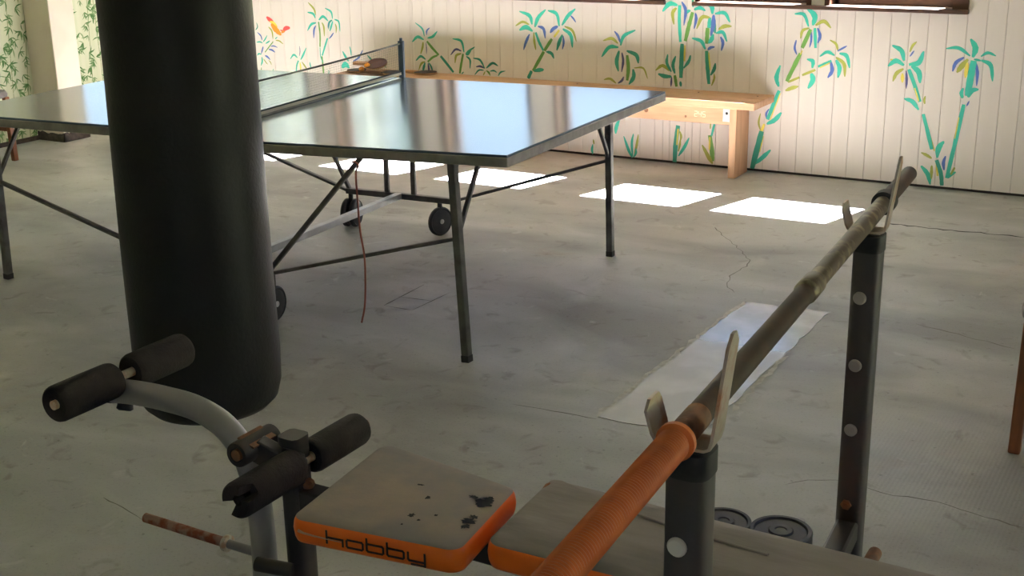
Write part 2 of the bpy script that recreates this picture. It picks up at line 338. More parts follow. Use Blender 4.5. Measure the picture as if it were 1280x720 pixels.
fr = MB(); fr.box((X0-.15, 6.22, .98), (X0+.01, 6.27, 1.9)).box((X0-.15, 6.90, .98), (X0+.01, 6.95, 1.9)).box((X0-.15, 6.27, .98), (X0+.01, 6.90, 1.02)).box((X0-.15, 6.27, 1.86), (X0+.01, 6.90, 1.9)); fo = fr.build('frame', 'brown_frame', e)
MB().box((X0-.10, 6.27, 1.02), (X0-.097, 6.90, 1.86)).build('pane', 'glass', fo)
wr = flat_holes('x', X1, X1+.15, Y0-.15, WY+.2, 0, ZC, [(3.4, 5.0, 0, 2.15)]).build('wall_right', 'plain_wall'); tag(wr, 'plain cream wall on the right outside the picture', 'wall', kind='structure')
e = empty('door_1', (X1, 4.2, 0), 'open doorway in the right wall', 'door', kind='structure')
fr = MB(); fr.box((X1-.02, 3.3, 0), (X1+.17, 3.4, 2.25)).box((X1-.02, 5.0, 0), (X1+.17, 5.1, 2.25)).box((X1-.02, 3.4, 2.15), (X1+.17, 5.0, 2.25)); fr.build('door_frame', 'brown_frame', e)
wf_ = flat_holes('y', Y0-.15, Y0, X0-.15, X1+.15, 0, ZC, [(-.7, 1.2, .95, 2.1)]).build('wall_front', 'plain_wall'); tag(wf_, 'plain cream wall behind the viewer', 'wall', kind='structure')
for i, (a, b) in enumerate(((-.7, 1.2),)):  # unseen window, added to let daylight into the foreground
    e = empty('window_%d' % (5+i), ((a+b)/2, Y0-.07, .95), 'brown framed window added unseen behind the viewer to let in daylight', 'window', kind='structure')
    fr = MB(); fr.box((a, Y0-.15, .95), (a+.06, Y0+.01, 2.1)).box((b-.06, Y0-.15, .95), (b, Y0+.01, 2.1)).box((a, Y0-.15, .95), (b, Y0+.01, 1.0)).box((a, Y0-.15, 2.05), (b, Y0+.01, 2.1)).box(((a+b)/2-.03, Y0-.15, .95), ((a+b)/2+.03, Y0+.01, 2.1)); fo = fr.build('frame', 'brown_frame', e)
    MB().box((a+.06, Y0-.09, 1.0), (b-.06, Y0-.087, 2.05)).build('pane', 'glass', fo)
ce = MB().box((X0-.15, Y0-.15, ZC), (X1+.15, WY+.2, ZC+.12)).build('ceiling', 'ceiling'); tag(ce, 'plain pale ceiling above the room', 'ceiling', kind='structure')
pl = empty('wall_pillar', (-7.125, 6.03, 0), 'cream square pillar standing against the bamboo papered wall', 'pillar', kind='structure')
MB().box((X0+.001, 5.93, 0), (-7.0, 6.14, ZC)).build('shaft', 'pillar', pl, bevel=.006)
mb = MB()
for (a, b) in (((-7.25, 5.92), (-6.99, 5.92)), ((-6.99, 5.92), (-6.99, 6.15)), ((-6.99, 6.15), (-7.25, 6.15))):
    a = Vector((*a, 0)); b = Vector((*b, 0)); nseg = 12; nn = Vector((-(b-a).y, (b-a).x, 0)).normalized()
    hs = [.058+random.uniform(-.008, .008) for _ in range(nseg+1)]
    for j in range(nseg):
        p, q = a.lerp(b, j/nseg), a.lerp(b, (j+1)/nseg); u = Vector((0, 0, 1))
        mb.add([p, q, q+u*hs[j+1], p+u*hs[j], p+nn*.012, q+nn*.012, q+nn*.012+u*hs[j+1], p+nn*.012+u*hs[j]], [(0, 1, 2, 3), (7, 6, 5, 4), (3, 2, 6, 7), (0, 4, 5, 1), (0, 3, 7, 4), (1, 5, 6, 2)])
mb.build('skirting', 'skirting', pl)
tag(MB().box((X0, Y0, 0), (X0+.012, 5.92, .03)).build('baseboard_left', 'skirting'), 'thin dark skirting along the bamboo papered wall', 'baseboard', kind='structure')
# bamboo print on the paper
def leafshape(mb, p0, p1, wid, nrm, side, bend=0.0, n=5, prof='leaf'):
    p0, p1 = Vector(p0), Vector(p1); d = p1-p0; s = nrm.cross(d).normalized(); vs = []
    for i in range(n+1):
        t = i/n; q = p0+d*t+s*(bend*math.sin(math.pi*t)*d.length)
        ww = wid*(max(.12, math.sin(math.pi*min(1, .12+.88*t))**.8) if prof == 'leaf' else (1-.15*t))/2
        vs += [q+s*ww, q-s*ww]
    mb.add(vs, [(2*i, 2*i+1, 2*i+3, 2*i+2) for i in range(n)])
mb = MB(); NX = Vector((1, 0, 0)); xx = X0+.0015
for ys in range(0, 21):
    y = 4.7+ys*.115+random.uniform(-.02, .02)
    if 5.9 < y < 6.17: continue
    mb.mi = 2; lean = random.uniform(-.012, .012)
    for zz in range(0, 9):
        if y > 6.15 and zz > 7: continue
        leafshape(mb, (xx, y+lean*zz, zz*.115), (xx, y+lean*(zz+.97), zz*.115+.112), .007, NX, 0, n=1, prof='stalk')
    for zz in range(0, 28):
        z = zz*.037+random.uniform(0, .03); cy = y+random.choice((-1, 1))*random.uniform(.01, .065); main = random.uniform(-2.6, -.5)
        if z > .93 and y > 6.1: continue
        for q in range(random.randint(4, 8)):
            a = main+random.gauss(0, .75); mb.mi = 0 if random.random() < .6 else 1; l = random.uniform(.032, .066)
            leafshape(mb, (xx+.0002*q, cy, z), (xx+.0002*q, cy+math.cos(a)*l, z+math.sin(a)*l), l*.17, NX, 0, random.uniform(-.15, .15), n=3)
mb.build('wallpaper_print', ['print_leaf', 'print_leaf_pale', 'print_stalk'], wl)['kind'] = 'stuff'
# ------------------------------------------------------------------ the painted plants (strokes on the boards)
NY = Vector((0, -1, 0)); KEYS = list(PAINT); layer = [0]
def plant(name, strokes, ox, oy, s):
    mb = MB()
    for st_ in strokes:
        k, wpx, pts = st_[0], st_[1], st_[2:]
        kind = 'leaf'
        if k.islower(): kind = 'stalk'; k = k.upper()
        mb.mi = KEYS.index(k); layer[0] = (layer[0]+1) % 9; yy = WY-.0012-.00012*layer[0]
        P = [on_y((ox+x/s, oy+y/s), yy) for x, y in zip(pts[::2], pts[1::2])]
        cur = bezier(P, 5) if len(P) > 2 else [P[0].lerp(P[1], i/6) for i in range(7)]
        n = len(cur)-1; wm = wpx/s*(6.6 if s == 3 else 9.2)/F_PX; vs = []
        for i, q in enumerate(cur):
            t = (cur[min(i+1, n)]-cur[max(i-1, 0)]).normalized(); sd = NY.cross(t).normalized(); u = i/n
            ww = wm*(max(.16, math.sin(math.pi*(.08+.87*u))**.7) if kind == 'leaf' else (.8+.2*math.sin(u*math.pi)))/2
            ww *= random.uniform(.9, 1.1); vs += [q+sd*ww, q-sd*ww]
        mb.add(vs, [(2*i, 2*i+1, 2*i+3, 2*i+2) for i in range(n)])
    return mb.build(name, ['paint_'+k for k in KEYS], wb)
# zoom frames: (origin x, origin y, scale)
plant('painted_plant', [('T', 11, 185, 335, 200, 315, 218, 282), ('T', 12, 180, 345, 160, 335, 132, 338), ('T', 12, 205, 348, 222, 338, 240, 325), ('B', 12, 178, 322, 165, 285, 138, 258), ('B', 14, 185, 372, 178, 400, 170, 432),
    ('D', 10, 125, 240, 140, 215, 132, 180), ('T', 12, 172, 435, 150, 430, 138, 445), ('T', 15, 175, 455, 178, 490, 168, 525), ('B', 16, 200, 445, 220, 455, 242, 478), ('O', 9, 188, 470, 205, 495, 222, 515), ('O', 8, 228, 480, 245, 500, 252, 520),
    ('B', 10, 245, 372, 270, 368, 300, 380), ('B', 16, 230, 395, 255, 400, 280, 418), ('g', 9, 265, 333, 200, 418), ('O', 14, 228, 215, 255, 250, 264, 312), ('O', 12, 285, 322, 315, 328, 345, 352), ('T', 9, 280, 312, 300, 295), ('T', 8, 262, 572, 268, 550), ('g', 7, 168, 570, 172, 540)], 300, 0, 6.4)
plant('painted_butterfly', [('R', 34, 212, 135, 240, 160, 272, 182), ('Y', 22, 238, 172, 270, 185, 298, 215), ('A', 46, 250, 190, 285, 235, 330, 280), ('R', 14, 322, 240, 345, 248, 362, 240), ('A', 20, 330, 262, 350, 250, 365, 235), ('R', 34, 345, 240, 370, 225, 400, 222)], 300, 0, 6.4)['label'] = 'small orange and red painted butterfly'
plant('painted_palm', [('O', 16, 605, 120, 590, 70, 545, 20), ('T', 18, 602, 145, 585, 110, 540, 98), ('T', 20, 630, 160, 665, 132, 705, 168), ('T', 20, 608, 182, 570, 195, 540, 245), ('B', 16, 606, 205, 592, 240, 590, 305), ('O', 16, 655, 180, 670, 215, 675, 290), ('g', 14, 628, 175, 640, 270, 640, 375),
    ('T', 16, 740, 150, 728, 95, 680, 65), ('D', 15, 738, 160, 715, 180, 708, 235), ('T', 17, 742, 170, 730, 210, 718, 250), ('B', 12, 735, 162, 712, 180, 703, 222), ('T', 15, 755, 155, 790, 175, 800, 252), ('O', 12, 762, 190, 770, 220, 768, 265), ('B', 12, 748, 262, 730, 290, 712, 310), ('t', 15, 700, 305, 680, 370, 658, 445), ('g', 16, 655, 450, 662, 510, 668, 590), ('t', 8, 640, 380, 645, 450, 662, 500)], 300, 0, 6.4)
plant('painted_plant', [('T', 16, 460, 462, 430, 438, 402, 472), ('T', 16, 485, 478, 505, 440, 530, 382), ('N', 7, 475, 450, 480, 410, 476, 368), ('t', 14, 468, 485, 455, 520, 450, 568), ('O', 14, 495, 495, 520, 530, 535, 555), ('y', 13, 480, 500, 485, 535, 485, 568), ('T', 12, 570, 550, 562, 520, 558, 495), ('D', 8, 705, 590, 712, 575, 705, 560)], 300, 0, 6.4)
plant('painted_plant', [('T', 20, 870, 490, 845, 455, 820, 410), ('T', 12, 890, 445, 885, 405, 877, 370), ('B', 15, 905, 490, 950, 460, 982, 400), ('T', 40, 815, 540, 845, 515, 875, 545), ('D', 14, 1060, 485, 1040, 465, 1018, 442), ('D', 12, 1165, 540, 1155, 510, 1140, 482)], 300, 0, 6.4)
plant('painted_palm', [('T', 14, 195, 290, 178, 230, 122, 182), ('B', 13, 212, 280, 215, 245, 238, 222), ('T', 19, 220, 305, 262, 292, 298, 250), ('T', 22, 190, 318, 140, 295, 98, 335), ('O', 18, 185, 335, 180, 380, 165, 432), ('N', 8, 208, 340, 212, 390, 212, 432), ('g', 19, 215, 330, 255, 380, 310, 440), ('d', 20, 325, 448, 375, 510, 428, 578),
    ('g', 16, 300, 442, 260, 460, 222, 495), ('D', 18, 205, 475, 165, 450, 128, 485), ('O', 16, 200, 492, 170, 510, 150, 560), ('D', 20, 200, 500, 190, 540, 182, 572), ('N', 16, 225, 505, 230, 545, 232, 578), ('D', 14, 230, 500, 250, 535, 262, 578)], 500, 0, 6.4)
plant('painted_palm', [('T', 18, 512, 418, 490, 330, 420, 310), ('D', 16, 525, 430, 555, 405, 598, 375), ('D', 20, 525, 435, 545, 430, 570, 395), ('N', 16, 490, 408, 445, 395, 405, 440), ('O', 18, 490, 428, 450, 445, 440, 505), ('D', 16, 530, 450, 560, 480, 560, 548), ('g', 18, 505, 430, 490, 510, 478, 588), ('D', 9, 492, 592, 510, 575)], 500, 0, 6.4)
plant('painted_plant', [('D', 16, 678, 548, 640, 480, 585, 465), ('D', 18, 690, 545, 740, 505, 785, 528), ('N', 15, 675, 545, 640, 530, 608, 535), ('D', 12, 670, 562, 630, 562, 598, 598), ('G', 14, 690, 565, 710, 580, 722, 605), ('D', 12, 720, 570, 750, 565, 775, 580), ('D', 12, 785, 608, 805, 578, 842, 568), ('O', 10, 682, 570, 672, 590, 665, 603)], 500, 0, 6.4)
plant('painted_palm', [('T', 19, 115, 140, 100, 90, 42, 65), ('T', 20, 130, 155, 150, 100, 192, 55), ('O', 13, 98, 140, 60, 125, 20, 148), ('T', 22, 118, 178, 80, 155, 42, 172), ('B', 15, 100, 195, 80, 240, 66, 285), ('O', 13, 124, 185, 128, 240, 136, 285), ('B', 16, 148, 150, 180, 165, 190, 220), ('t', 14, 135, 185, 155, 240, 180, 290),
    ('T', 17, 270, 150, 255, 80, 205, 60), ('T', 18, 285, 145, 320, 90, 362, 50), ('B', 9, 335, 90, 350, 105, 365, 128), ('B', 18, 262, 150, 235, 165, 218, 188), ('O', 13, 300, 150, 345, 175, 368, 238), ('T', 19, 290, 165, 335, 200, 345, 272), ('D', 18, 288, 198, 270, 240, 256, 288), ('B', 11, 292, 205, 295, 245, 288, 282), ('y', 12, 270, 172, 240, 212), ('g', 17, 228, 222, 185, 290), ('g', 17, 182, 295, 120, 405), ('d', 18, 112, 405, 92, 448), ('D', 20, 125, 405, 155, 400, 182, 398), ('D', 16, 195, 295, 225, 305, 240, 335)], 640, 0, 4.571)
plant('painted_palm', [('B', 13, 620, 245, 605, 205, 585, 178), ('T', 17, 620, 260, 640, 205, 705, 172), ('O', 15, 605, 248, 570, 220, 520, 232), ('T', 19, 608, 270, 555, 270, 512, 325), ('D', 20, 612, 290, 598, 350, 608, 408), ('N', 13, 628, 300, 635, 350, 626, 412), ('D', 20, 655, 290, 710, 315, 722, 362), ('g', 18, 658, 315, 665, 390, 658, 460), ('D', 20, 692, 395, 695, 440, 668, 482), ('O', 9, 698, 388, 750, 390, 775, 450), ('N', 12, 638, 438, 628, 460, 605, 476), ('O', 12, 595, 476, 560, 450, 525, 455)], 640, 0, 4.571)
plant('painted_bamboo', [('T', 22, 945, 30, 900, 22, 860, 65), ('O', 18, 940, 45, 918, 75, 925, 140), ('B', 15, 970, 10, 992, 60, 982, 145), ('t', 17, 958, 30, 956, 120, 962, 240), ('T', 17, 1040, 55, 1075, 45, 1105, 62), ('T', 14, 1020, 60, 1005, 65, 992, 80), ('t', 10, 1032, 0, 1035, 40), ('B', 15, 1048, 75, 1052, 110, 1040, 165), ('g', 19, 1032, 70, 1010, 150, 990, 235),
    ('d', 22, 972, 250, 968, 350, 965, 445), ('y', 9, 988, 258, 985, 350), ('D', 15, 980, 390, 1010, 350, 1020, 315), ('D', 15, 910, 410, 885, 360, 890, 310), ('D', 17, 930, 420, 920, 370, 935, 320), ('O', 16, 900, 405, 860, 375, 820, 402), ('D', 20, 912, 438, 870, 435, 835, 422), ('N', 10, 912, 440, 908, 495), ('g', 16, 930, 430, 940, 495), ('D', 14, 962, 465, 965, 495)], 640, 0, 4.571)
plant('painted_bamboo', [('T', 22, 1145, 80, 1140, 35, 1098, 20), ('T', 17, 1160, 78, 1215, 75, 1245, 128), ('B', 22, 1152, 85, 1150, 140, 1136, 205), ('O', 17, 1130, 100, 1085, 100, 1055, 165), ('O', 17, 1180, 168, 1215, 150, 1255, 150), ('T', 17, 1165, 190, 1205, 185, 1228, 238), ('B', 15, 1192, 210, 1205, 245, 1196, 290), ('g', 20, 1118, 160, 1112, 250), ('t', 18, 1130, 100, 1125, 160), ('D', 18, 1160, 130, 1155, 160, 1162, 190), ('T', 20, 1150, 195, 1140, 225, 1122, 248),
    ('T', 17, 1105, 282, 1080, 235, 1028, 218), ('B', 14, 1118, 285, 1135, 272, 1158, 268), ('d', 20, 1112, 290, 1118, 390, 1125, 480), ('y', 7, 1124, 300, 1132, 400), ('D', 16, 1135, 430, 1155, 395, 1162, 360), ('O', 10, 1140, 490, 1155, 450, 1155, 420)], 640, 0, 4.571)
plant('painted_bamboo', [('T', 22, 258, 95, 265, 60, 235, 28), ('T', 14, 242, 100, 225, 55, 190, 52), ('O', 15, 268, 95, 300, 80, 326, 105), ('O', 12, 245, 105, 220, 115, 212, 145), ('B', 13, 276, 105, 285, 135, 276, 162), ('B', 9, 252, 115, 252, 150, 246, 178), ('t', 13, 266, 105, 268, 180), ('g', 17, 250, 110, 218, 180), ('B', 10, 196, 150, 190, 180, 198, 205), ('g', 18, 212, 200, 160, 305), ('y', 5, 218, 190, 212, 205),
    ('O', 10, 352, 190, 345, 165, 322, 150), ('B', 8, 350, 192, 368, 182, 386, 172), ('T', 13, 340, 208, 312, 195, 284, 212), ('T', 16, 358, 200, 385, 210, 396, 255), ('O', 15, 345, 215, 375, 240, 378, 288), ('B', 16, 325, 230, 330, 265, 314, 292), ('T', 18, 345, 225, 358, 255, 352, 292), ('t', 11, 278, 250, 328, 228), ('y', 6, 284, 254, 322, 236), ('T', 16, 256, 255, 258, 230, 236, 222), ('T', 22, 252, 275, 258, 300, 240, 332), ('o', 10, 218, 282, 268, 262), ('o', 10, 165, 308, 208, 290), ('O', 16, 155, 340, 180, 330, 204, 324),
    ('T', 19, 130, 325, 122, 290, 136, 245), ('t', 17, 132, 340, 88, 448), ('y', 5, 136, 350, 98, 450), ('T', 20, 85, 465, 115, 450, 140, 422), ('O', 9, 62, 490, 55, 460, 62, 425), ('y', 12, 76, 465, 62, 500), ('d', 25, 66, 492, 30, 632), ('y', 7, 72, 510, 58, 570), ('T', 18, 40, 615, 70, 590, 100, 562), ('B', 9, 84, 445, 84, 425, 94, 408)], 930, 0, 3)
plant('painted_palm', [('T', 18, 600, 228, 590, 190, 556, 170), ('O', 10, 622, 195, 632, 172, 648, 156), ('T', 20, 618, 242, 655, 235, 674, 192), ('T', 19, 600, 245, 570, 228, 540, 248), ('O', 15, 598, 258, 572, 275, 558, 305), ('Y', 13, 594, 275, 594, 310), ('N', 10, 608, 265, 610, 300, 608, 332), ('B', 7, 622, 212, 638, 190), ('T', 21, 628, 248, 655, 270, 660, 312), ('Y', 8, 575, 230, 548, 222), ('t', 16, 618, 260, 640, 320, 660, 382), ('y', 6, 640, 330, 655, 380), ('T', 17, 655, 412, 630, 380, 600, 370), ('O', 9, 678, 390, 676, 375, 680, 360),
    ('t', 15, 672, 428, 690, 500, 704, 560), ('y', 6, 695, 500, 714, 566), ('T', 20, 724, 592, 730, 555, 750, 530), ('O', 12, 704, 594, 685, 582, 664, 572), ('T', 18, 664, 622, 690, 655, 698, 692), ('O', 12, 704, 620, 702, 672), ('y', 8, 722, 605, 726, 660), ('d', 17, 722, 600, 738, 650, 742, 696), ('B', 13, 750, 638, 748, 610, 756, 585)], 930, 0, 3)
plant('painted_palm', [('T', 22, 858, 215, 868, 180, 850, 146), ('T', 13, 848, 210, 805, 180, 758, 182), ('B', 14, 825, 215, 795, 235, 782, 268), ('O', 20, 840, 222, 815, 250, 798, 272), ('Y', 15, 838, 235, 830, 292), ('T', 11, 888, 212, 915, 198, 945, 210), ('T', 16, 890, 226, 925, 245, 932, 305), ('B', 12, 866, 228, 875, 270, 872, 322), ('t', 26, 862, 228, 848, 300, 838, 360), ('T', 9, 862, 222, 890, 228), ('T', 15, 820, 368, 815, 350, 822, 330), ('T', 19, 840, 365, 855, 340, 880, 335), ('B', 6, 835, 398, 845, 378),
    ('t', 16, 824, 392, 795, 520, 760, 668), ('y', 5, 806, 440, 790, 520), ('T', 15, 762, 668, 775, 655, 794, 645), ('o', 8, 775, 655, 790, 628)], 930, 0, 3)
for sk in ([('T', 20, 145, 330, 150, 290, 170, 235)], [('T', 16, 248, 478, 225, 430, 195, 345), ('T', 14, 250, 470, 245, 390, 255, 330), ('O', 14, 262, 455, 275, 400, 285, 335), ('T', 13, 255, 475, 270, 450, 270, 420)],
           [('d', 26, 508, 505, 515, 390, 530, 280), ('y', 9, 522, 400, 530, 300), ('O', 14, 545, 370, 548, 345, 540, 315), ('O', 12, 530, 440, 540, 400, 545, 355), ('T', 17, 532, 468, 570, 410, 598, 355)],
           [('O', 22, 742, 515, 715, 470, 678, 400), ('g', 24, 740, 500, 738, 440, 725, 340), ('y', 9, 722, 430, 725, 350), ('t', 12, 735, 345, 755, 265), ('o', 7, 728, 300, 730, 268)], [('T', 14, 5, 455, 0, 430, 5, 395), ('O', 9, 12, 395, 8, 365)]):
    plant('painted_sprout', sk, 740, 100, 4.923)
# ------------------------------------------------------------------ outside the windows
gr = MB().box((-30, WY+.4, -.35), (25, 40, -.15)).build('ground_outside', 'grass_out'); tag(gr, 'grass outside the mural wall windows', 'ground', kind='structure')
def tree(x, y, h, label, nleaf=900):
    e = empty('garden_tree', (x, y, -.15), label, 'tree', 'trees outside the windows')
    MB().tube(bezier([(x, y, -.15), (x+.08, y, h*.4), (x-.05, y+.1, h*.75)]), .07).build('trunk', 'bark', e)
    mb = MB()
    for _ in range(nleaf):
        while True:
            q = Vector([random.uniform(-1, 1) for _ in range(3)])
            if q.length < 1: break
        p = Vector((x+q.x*h*.38, y+q.y*h*.35, h*.62+q.z*h*.42)); d = Vector([random.uniform(-1, 1) for _ in range(3)]).normalized(); n_ = d.orthogonal().normalized()
        leafshape(mb, p, p+d*random.uniform(.14, .26), .09, n_, 0, n=2)
    mb.build('foliage', 'leaf_out', e)
tree(-8.2, 10.2, 3.0, 'leafy garden tree furthest left outside the mural windows'); tree(-10.3, 11.5, 3.6, 'tall leafy tree behind the garden trees on the left')
# ================================================================== PING-PONG TABLE
TB = conv((-.0076, 4.1707, 0)); TA = -.4706-WYAW
TE = Vector((math.cos(TA), math.sin(TA), 0)); TN = Vector((-TE.y, TE.x, 0))
def tp(a, b, z): return TB-TE*a+TN*b+Vector((0, 0, z))
def tz(px, b=None, a=None):                      # pixel on a vertical plane of the table: fixed b or fixed a
    d = ray(px); n_, off = (TN, b) if b is not None else (-TE, a); k = (off-(CAM-TB).dot(n_))/d.dot(n_); q = CAM+d*k-TB; return (-q.dot(TE), q.dot(TN), CAM.z+d.z*k)
tt = empty('table_tennis_table', (*tp(1.36, .76, 0).xy, 0), 'folding table tennis table with shiny blue-grey top and rolling undercarriage', 'table')
def half(corners, nm):
    def slab(top, bot, ins):
        mb = MB(); am = [c[0] for c in corners]; a0, a1 = min(am), max(am); vs = []; N = 6
        g = {}
        for lvl, off in ((0, top), (1, bot)):
            for i in range(N+1):
                for j in range(N+1):
                    u, v_ = i/N, j/N
                    z = (1-u)*(1-v_)*corners[0][2]+u*(1-v_)*corners[1][2]+u*v_*corners[2][2]+(1-u)*v_*corners[3][2]
                    a = corners[0][0]+(corners[1][0]-corners[0][0])*u; b = 1.525*v_
                    a += ins*(1 if u == 0 else -1 if u == 1 else 0)*(1 if corners[1][0] > corners[0][0] else -1); b += ins*(1 if v_ == 0 else -1 if v_ == 1 else 0)
                    g[lvl, i, j] = len(vs); vs.append(tp(a, b, z+off))
        fs = []
        for lvl in (0, 1):
            for i in range(N):
                for j in range(N): fs.append((g[lvl, i, j], g[lvl, i+1, j], g[lvl, i+1, j+1], g[lvl, i, j+1]))
        for i in range(N):
            for j in (0, N): fs.append((g[0, i, j], g[0, i+1, j], g[1, i+1, j], g[1, i, j])); fs.append((g[0, j, i], g[0, j, i+1], g[1, j, i+1], g[1, j, i]))
        mb.add(vs, fs); return mb
    t = slab(0, -.010, .003).build('table_top', 'table_top', tt, angle=30)
    slab(-.0085, -.042, 0).build('edge_frame', 'table_edge', t, bevel=.003, angle=30)
half([(0, 0, .770), (1.355, 0, .735), (1.355, 1.525, .757), (0, 1.525, .762)], 'right')
half([(1.362, 0, .760), (2.70, 0, .748), (2.70, 1.525, .752), (1.362, 1.525, .757)], 'left')
FT, LEGW = 'table_frame', .03
def tbeam(name, p, q, w_=.022, h_=.022, m=FT): return MB().beam(tp(*p), tp(*q), w_, h_).build(name, m, tt, bevel=.003)
ZU = .722
legs = {'N': ((.245, .06, ZU), (.191, .028, 0)), 'F': ((.245, 1.465, ZU), (.242, 1.491, 0)), 'L': ((2.49, .08, .71), (2.551, .108, 0)), 'M': ((2.49, 1.455, .71), (2.53, 1.48, 0))}
def leg_at(k, z): (a, b, c_), (d, e_, f_) = legs[k]; t = z/c_; return (d+(a-d)*t, e_+(b-e_)*t, z)
for k_, (p, q) in legs.items():
    lo = leg_at(k_, .025); lg = tbeam('leg', p, lo, LEGW, LEGW)
    MB().beam(tp(*lo), tp(*q), LEGW*1.03, LEGW*1.03).build('foot_cap', 'steel_dark', lg)
    sgn = 1 if k_ in 'NL' else -1; pb = leg_at(k_, .455); tbeam('brace', pb, (pb[0], pb[1]+sgn*.19, ZU-.005), .016, .016)
ZX = .2
for b in (1.42, .10):
    ce_ = 1.09 if b < 1 else 1.01
    tbeam('cross_tube', (ce_, b, ZX), (1.62, b, ZX), .028, .028)
    for a in (1.235, 1.385): tbeam('upright', (a, b, ZX+.014), (a, b, ZU), .026, .016)
    tbeam('strut', leg_at('N' if b < 1 else 'F', .45), (ce_+.01, b, ZX), .022, .014)
    tbeam('strut', leg_at('L' if b < 1 else 'M', .45), (1.61, b, ZX), .022, .014)
    tbeam('brace', (ce_+.02, b, ZX), ((.63 if b < 1 else .93), b, ZU-.01), .018, .018)
    tbeam('brace', (1.60, b, ZX), ((1.72 if b < 1 else 1.86), b, ZU-.01), .018, .018)
tbeam('centre_bar', (1.31, .115, ZX+.004), (1.31, 1.405, ZX+.004), .034, .03, 'bar_grey')
def caster(a, b, yaw, twin):
    o = tp(a, b, 0); hd = Vector((math.cos(yaw), math.sin(yaw), 0)); ax = Vector((-hd.y, hd.x, 0))
    st_ = MB().tube([o+Vector((0, 0, .19)), o+Vector((0, 0, .15))], .012); st_.beam(o+Vector((0, 0, .15)), o+Vector((0, 0, .07)), .02, .012); f = st_.build('caster_fork', 'black_rubber', tt)
    for s in ((-1, 1) if twin else (0,)):
        c0 = o+ax*(s*.022)+Vector((0, 0, .072)); pr = [(.012, -.013), (.05, -.013), (.058, -.010), (.064, -.013), (.071, -.007), (.072, 0), (.071, .007), (.064, .013), (.058, .010), (.05, .013), (.012, .013)]
        MB().lathe(pr, c0, ax, 28).build('wheel', 'black_rubber', f)
        MB().lathe([(.012, -.016), (.012, .016)], c0, ax, 14).build('hub', 'galvanised', f)
caster(1.64, 1.48, math.radians(-76), True); caster(1.14, 1.50, math.radians(-107), False); caster(1.10, .115, math.radians(95), False); caster(1.58, .115, math.radians(80), True)
# net
nt_ = empty('table_tennis_net', (*tp(1.358, .76, 0).xy, .758), 'dark fine-meshed net with pale top tape clamped across the table', 'net')
NA = 1.358
def nz(b): return .738+(.760-.738)*b/1.525
strings = MB(); n0, n1 = -.12, 1.56
def ntop(b): return nz(b)+.1525-.012*math.sin(math.pi*(b-n0)/(n1-n0))
for i in range(150):
    b = n0+(n1-n0)*i/149; strings.beam(tp(NA, b, nz(b)+.012), tp(NA, b, ntop(b)), .0005, .0005)
for j in range(12):
    for i in range(10):
        b0 = n0+(n1-n0)*i/10; b1 = n0+(n1-n0)*(i+1)/10; f_ = j/12
        strings.beam(tp(NA, b0, nz(b0)+.012+(ntop(b0)-nz(b0)-.012)*f_), tp(NA, b1, nz(b1)+.012+(ntop(b1)-nz(b1)-.012)*f_), .0005, .0005)
so_ = strings.build('mesh', 'net_string', nt_); so_['kind'] = 'stuff'
def band(name, m, z0f, h, th=.004):
    mb = MB(); N = 14; vs = []
    for i in range(N+1):
        b = n0+(n1-n0)*i/N
        for s in (-1, 1):
            for k_ in (0, 1): vs.append(tp(NA+s*th/2, b, z0f(b)+k_*h))
    fs = [(0, 1, 3, 2), (4*N, 4*N+2, 4*N+3, 4*N+1)]
    for i in range(N):
        o = 4*i
        for q, r_ in ((0, 1), (1, 3), (3, 2), (2, 0)): fs.append((o+q, o+r_, o+4+r_, o+4+q))
    mb.add(vs, fs); return mb.build(name, m, nt_)
band('top_tape', 'net_top', lambda b: ntop(b)-.004, .008); band('bottom_tape', 'net_tape', lambda b: nz(b)+.004, .012); band('bottom_cord', 'net_string', lambda b: nz(b)+.017, .006)
for b, s in ((n1, 1), (n0, -1)):
    mb = MB().beam(tp(NA, b, nz(b)-.075), tp(NA, b, nz(b)+.165), .028, .018, TN); p_ = mb.build('post', 'net_post', nt_, bevel=.003)
    MB().tube([tp(NA, b, nz(b)+.163), tp(NA, b, nz(b)+.178)], .007, 10).build('knob', 'net_post', p_)
    cl = MB().beam(tp(NA, b, nz(b)-.07), tp(NA, b-s*.10, nz(b)-.07), .026, .014); cl.tube([tp(NA, b-s*.085, nz(b)-.09), tp(NA, b-s*.085, nz(b)-.047)], .006, 10); cl.build('clamp', 'net_post', p_)
# red cord hanging from the table
cd = [tp(*q) for q in ((.615, -.004, .70), (.60, -.012, .735-.03), (.585, -.012, .69), (.60, -.008, .66), (.597, -.01, .55), (.592, -.012, .45), (.578, -.015, .36), (.580, -.015, .26), (.590, -.012, .17), (.612, -.005, .10))]
tag(MB().tube(bezier(cd, 6), .0035, 8).build('red_cord', 'red_cord'), 'thin red cord hanging down from the edge of the table tennis table', 'cord')
# ================================================================== WOODEN BENCH by the mural wall
BX0, BX1, BZ = -5.30, -2.37, .455
be = empty('wooden_bench', ((BX0+BX1)/2, 6.9, 0), 'long plain wooden plank bench along the mural wall', 'bench')
MB().box((BX0, 6.732, BZ-.042), (BX1, 6.885, BZ)).build('seat_plank', 'wood', be, bevel=.004); MB().box((BX0, 6.887, BZ-.042), (BX1, 7.066, BZ)).build('seat_plank', 'wood', be, bevel=.004)
for x in (-2.545, -3.90, -5.22): MB().box((x, 6.82, 0), (x+.042, 7.03, BZ-.042)).build('leg', 'wood_up', be, bevel=.003)
ap = MB().box((-5.18, 6.865, BZ-.042-.115), (-2.545, 6.905, BZ-.042)).build('apron', 'wood', be, bevel=.002)
br = MB().box((-2.60, 6.861, .318), (-2.546, 6.8645, .40)).box((-2.5485, 6.83, .318), (-2.5455, 6.8645, .40)).build('corner_bracket', 'galvanised', be)
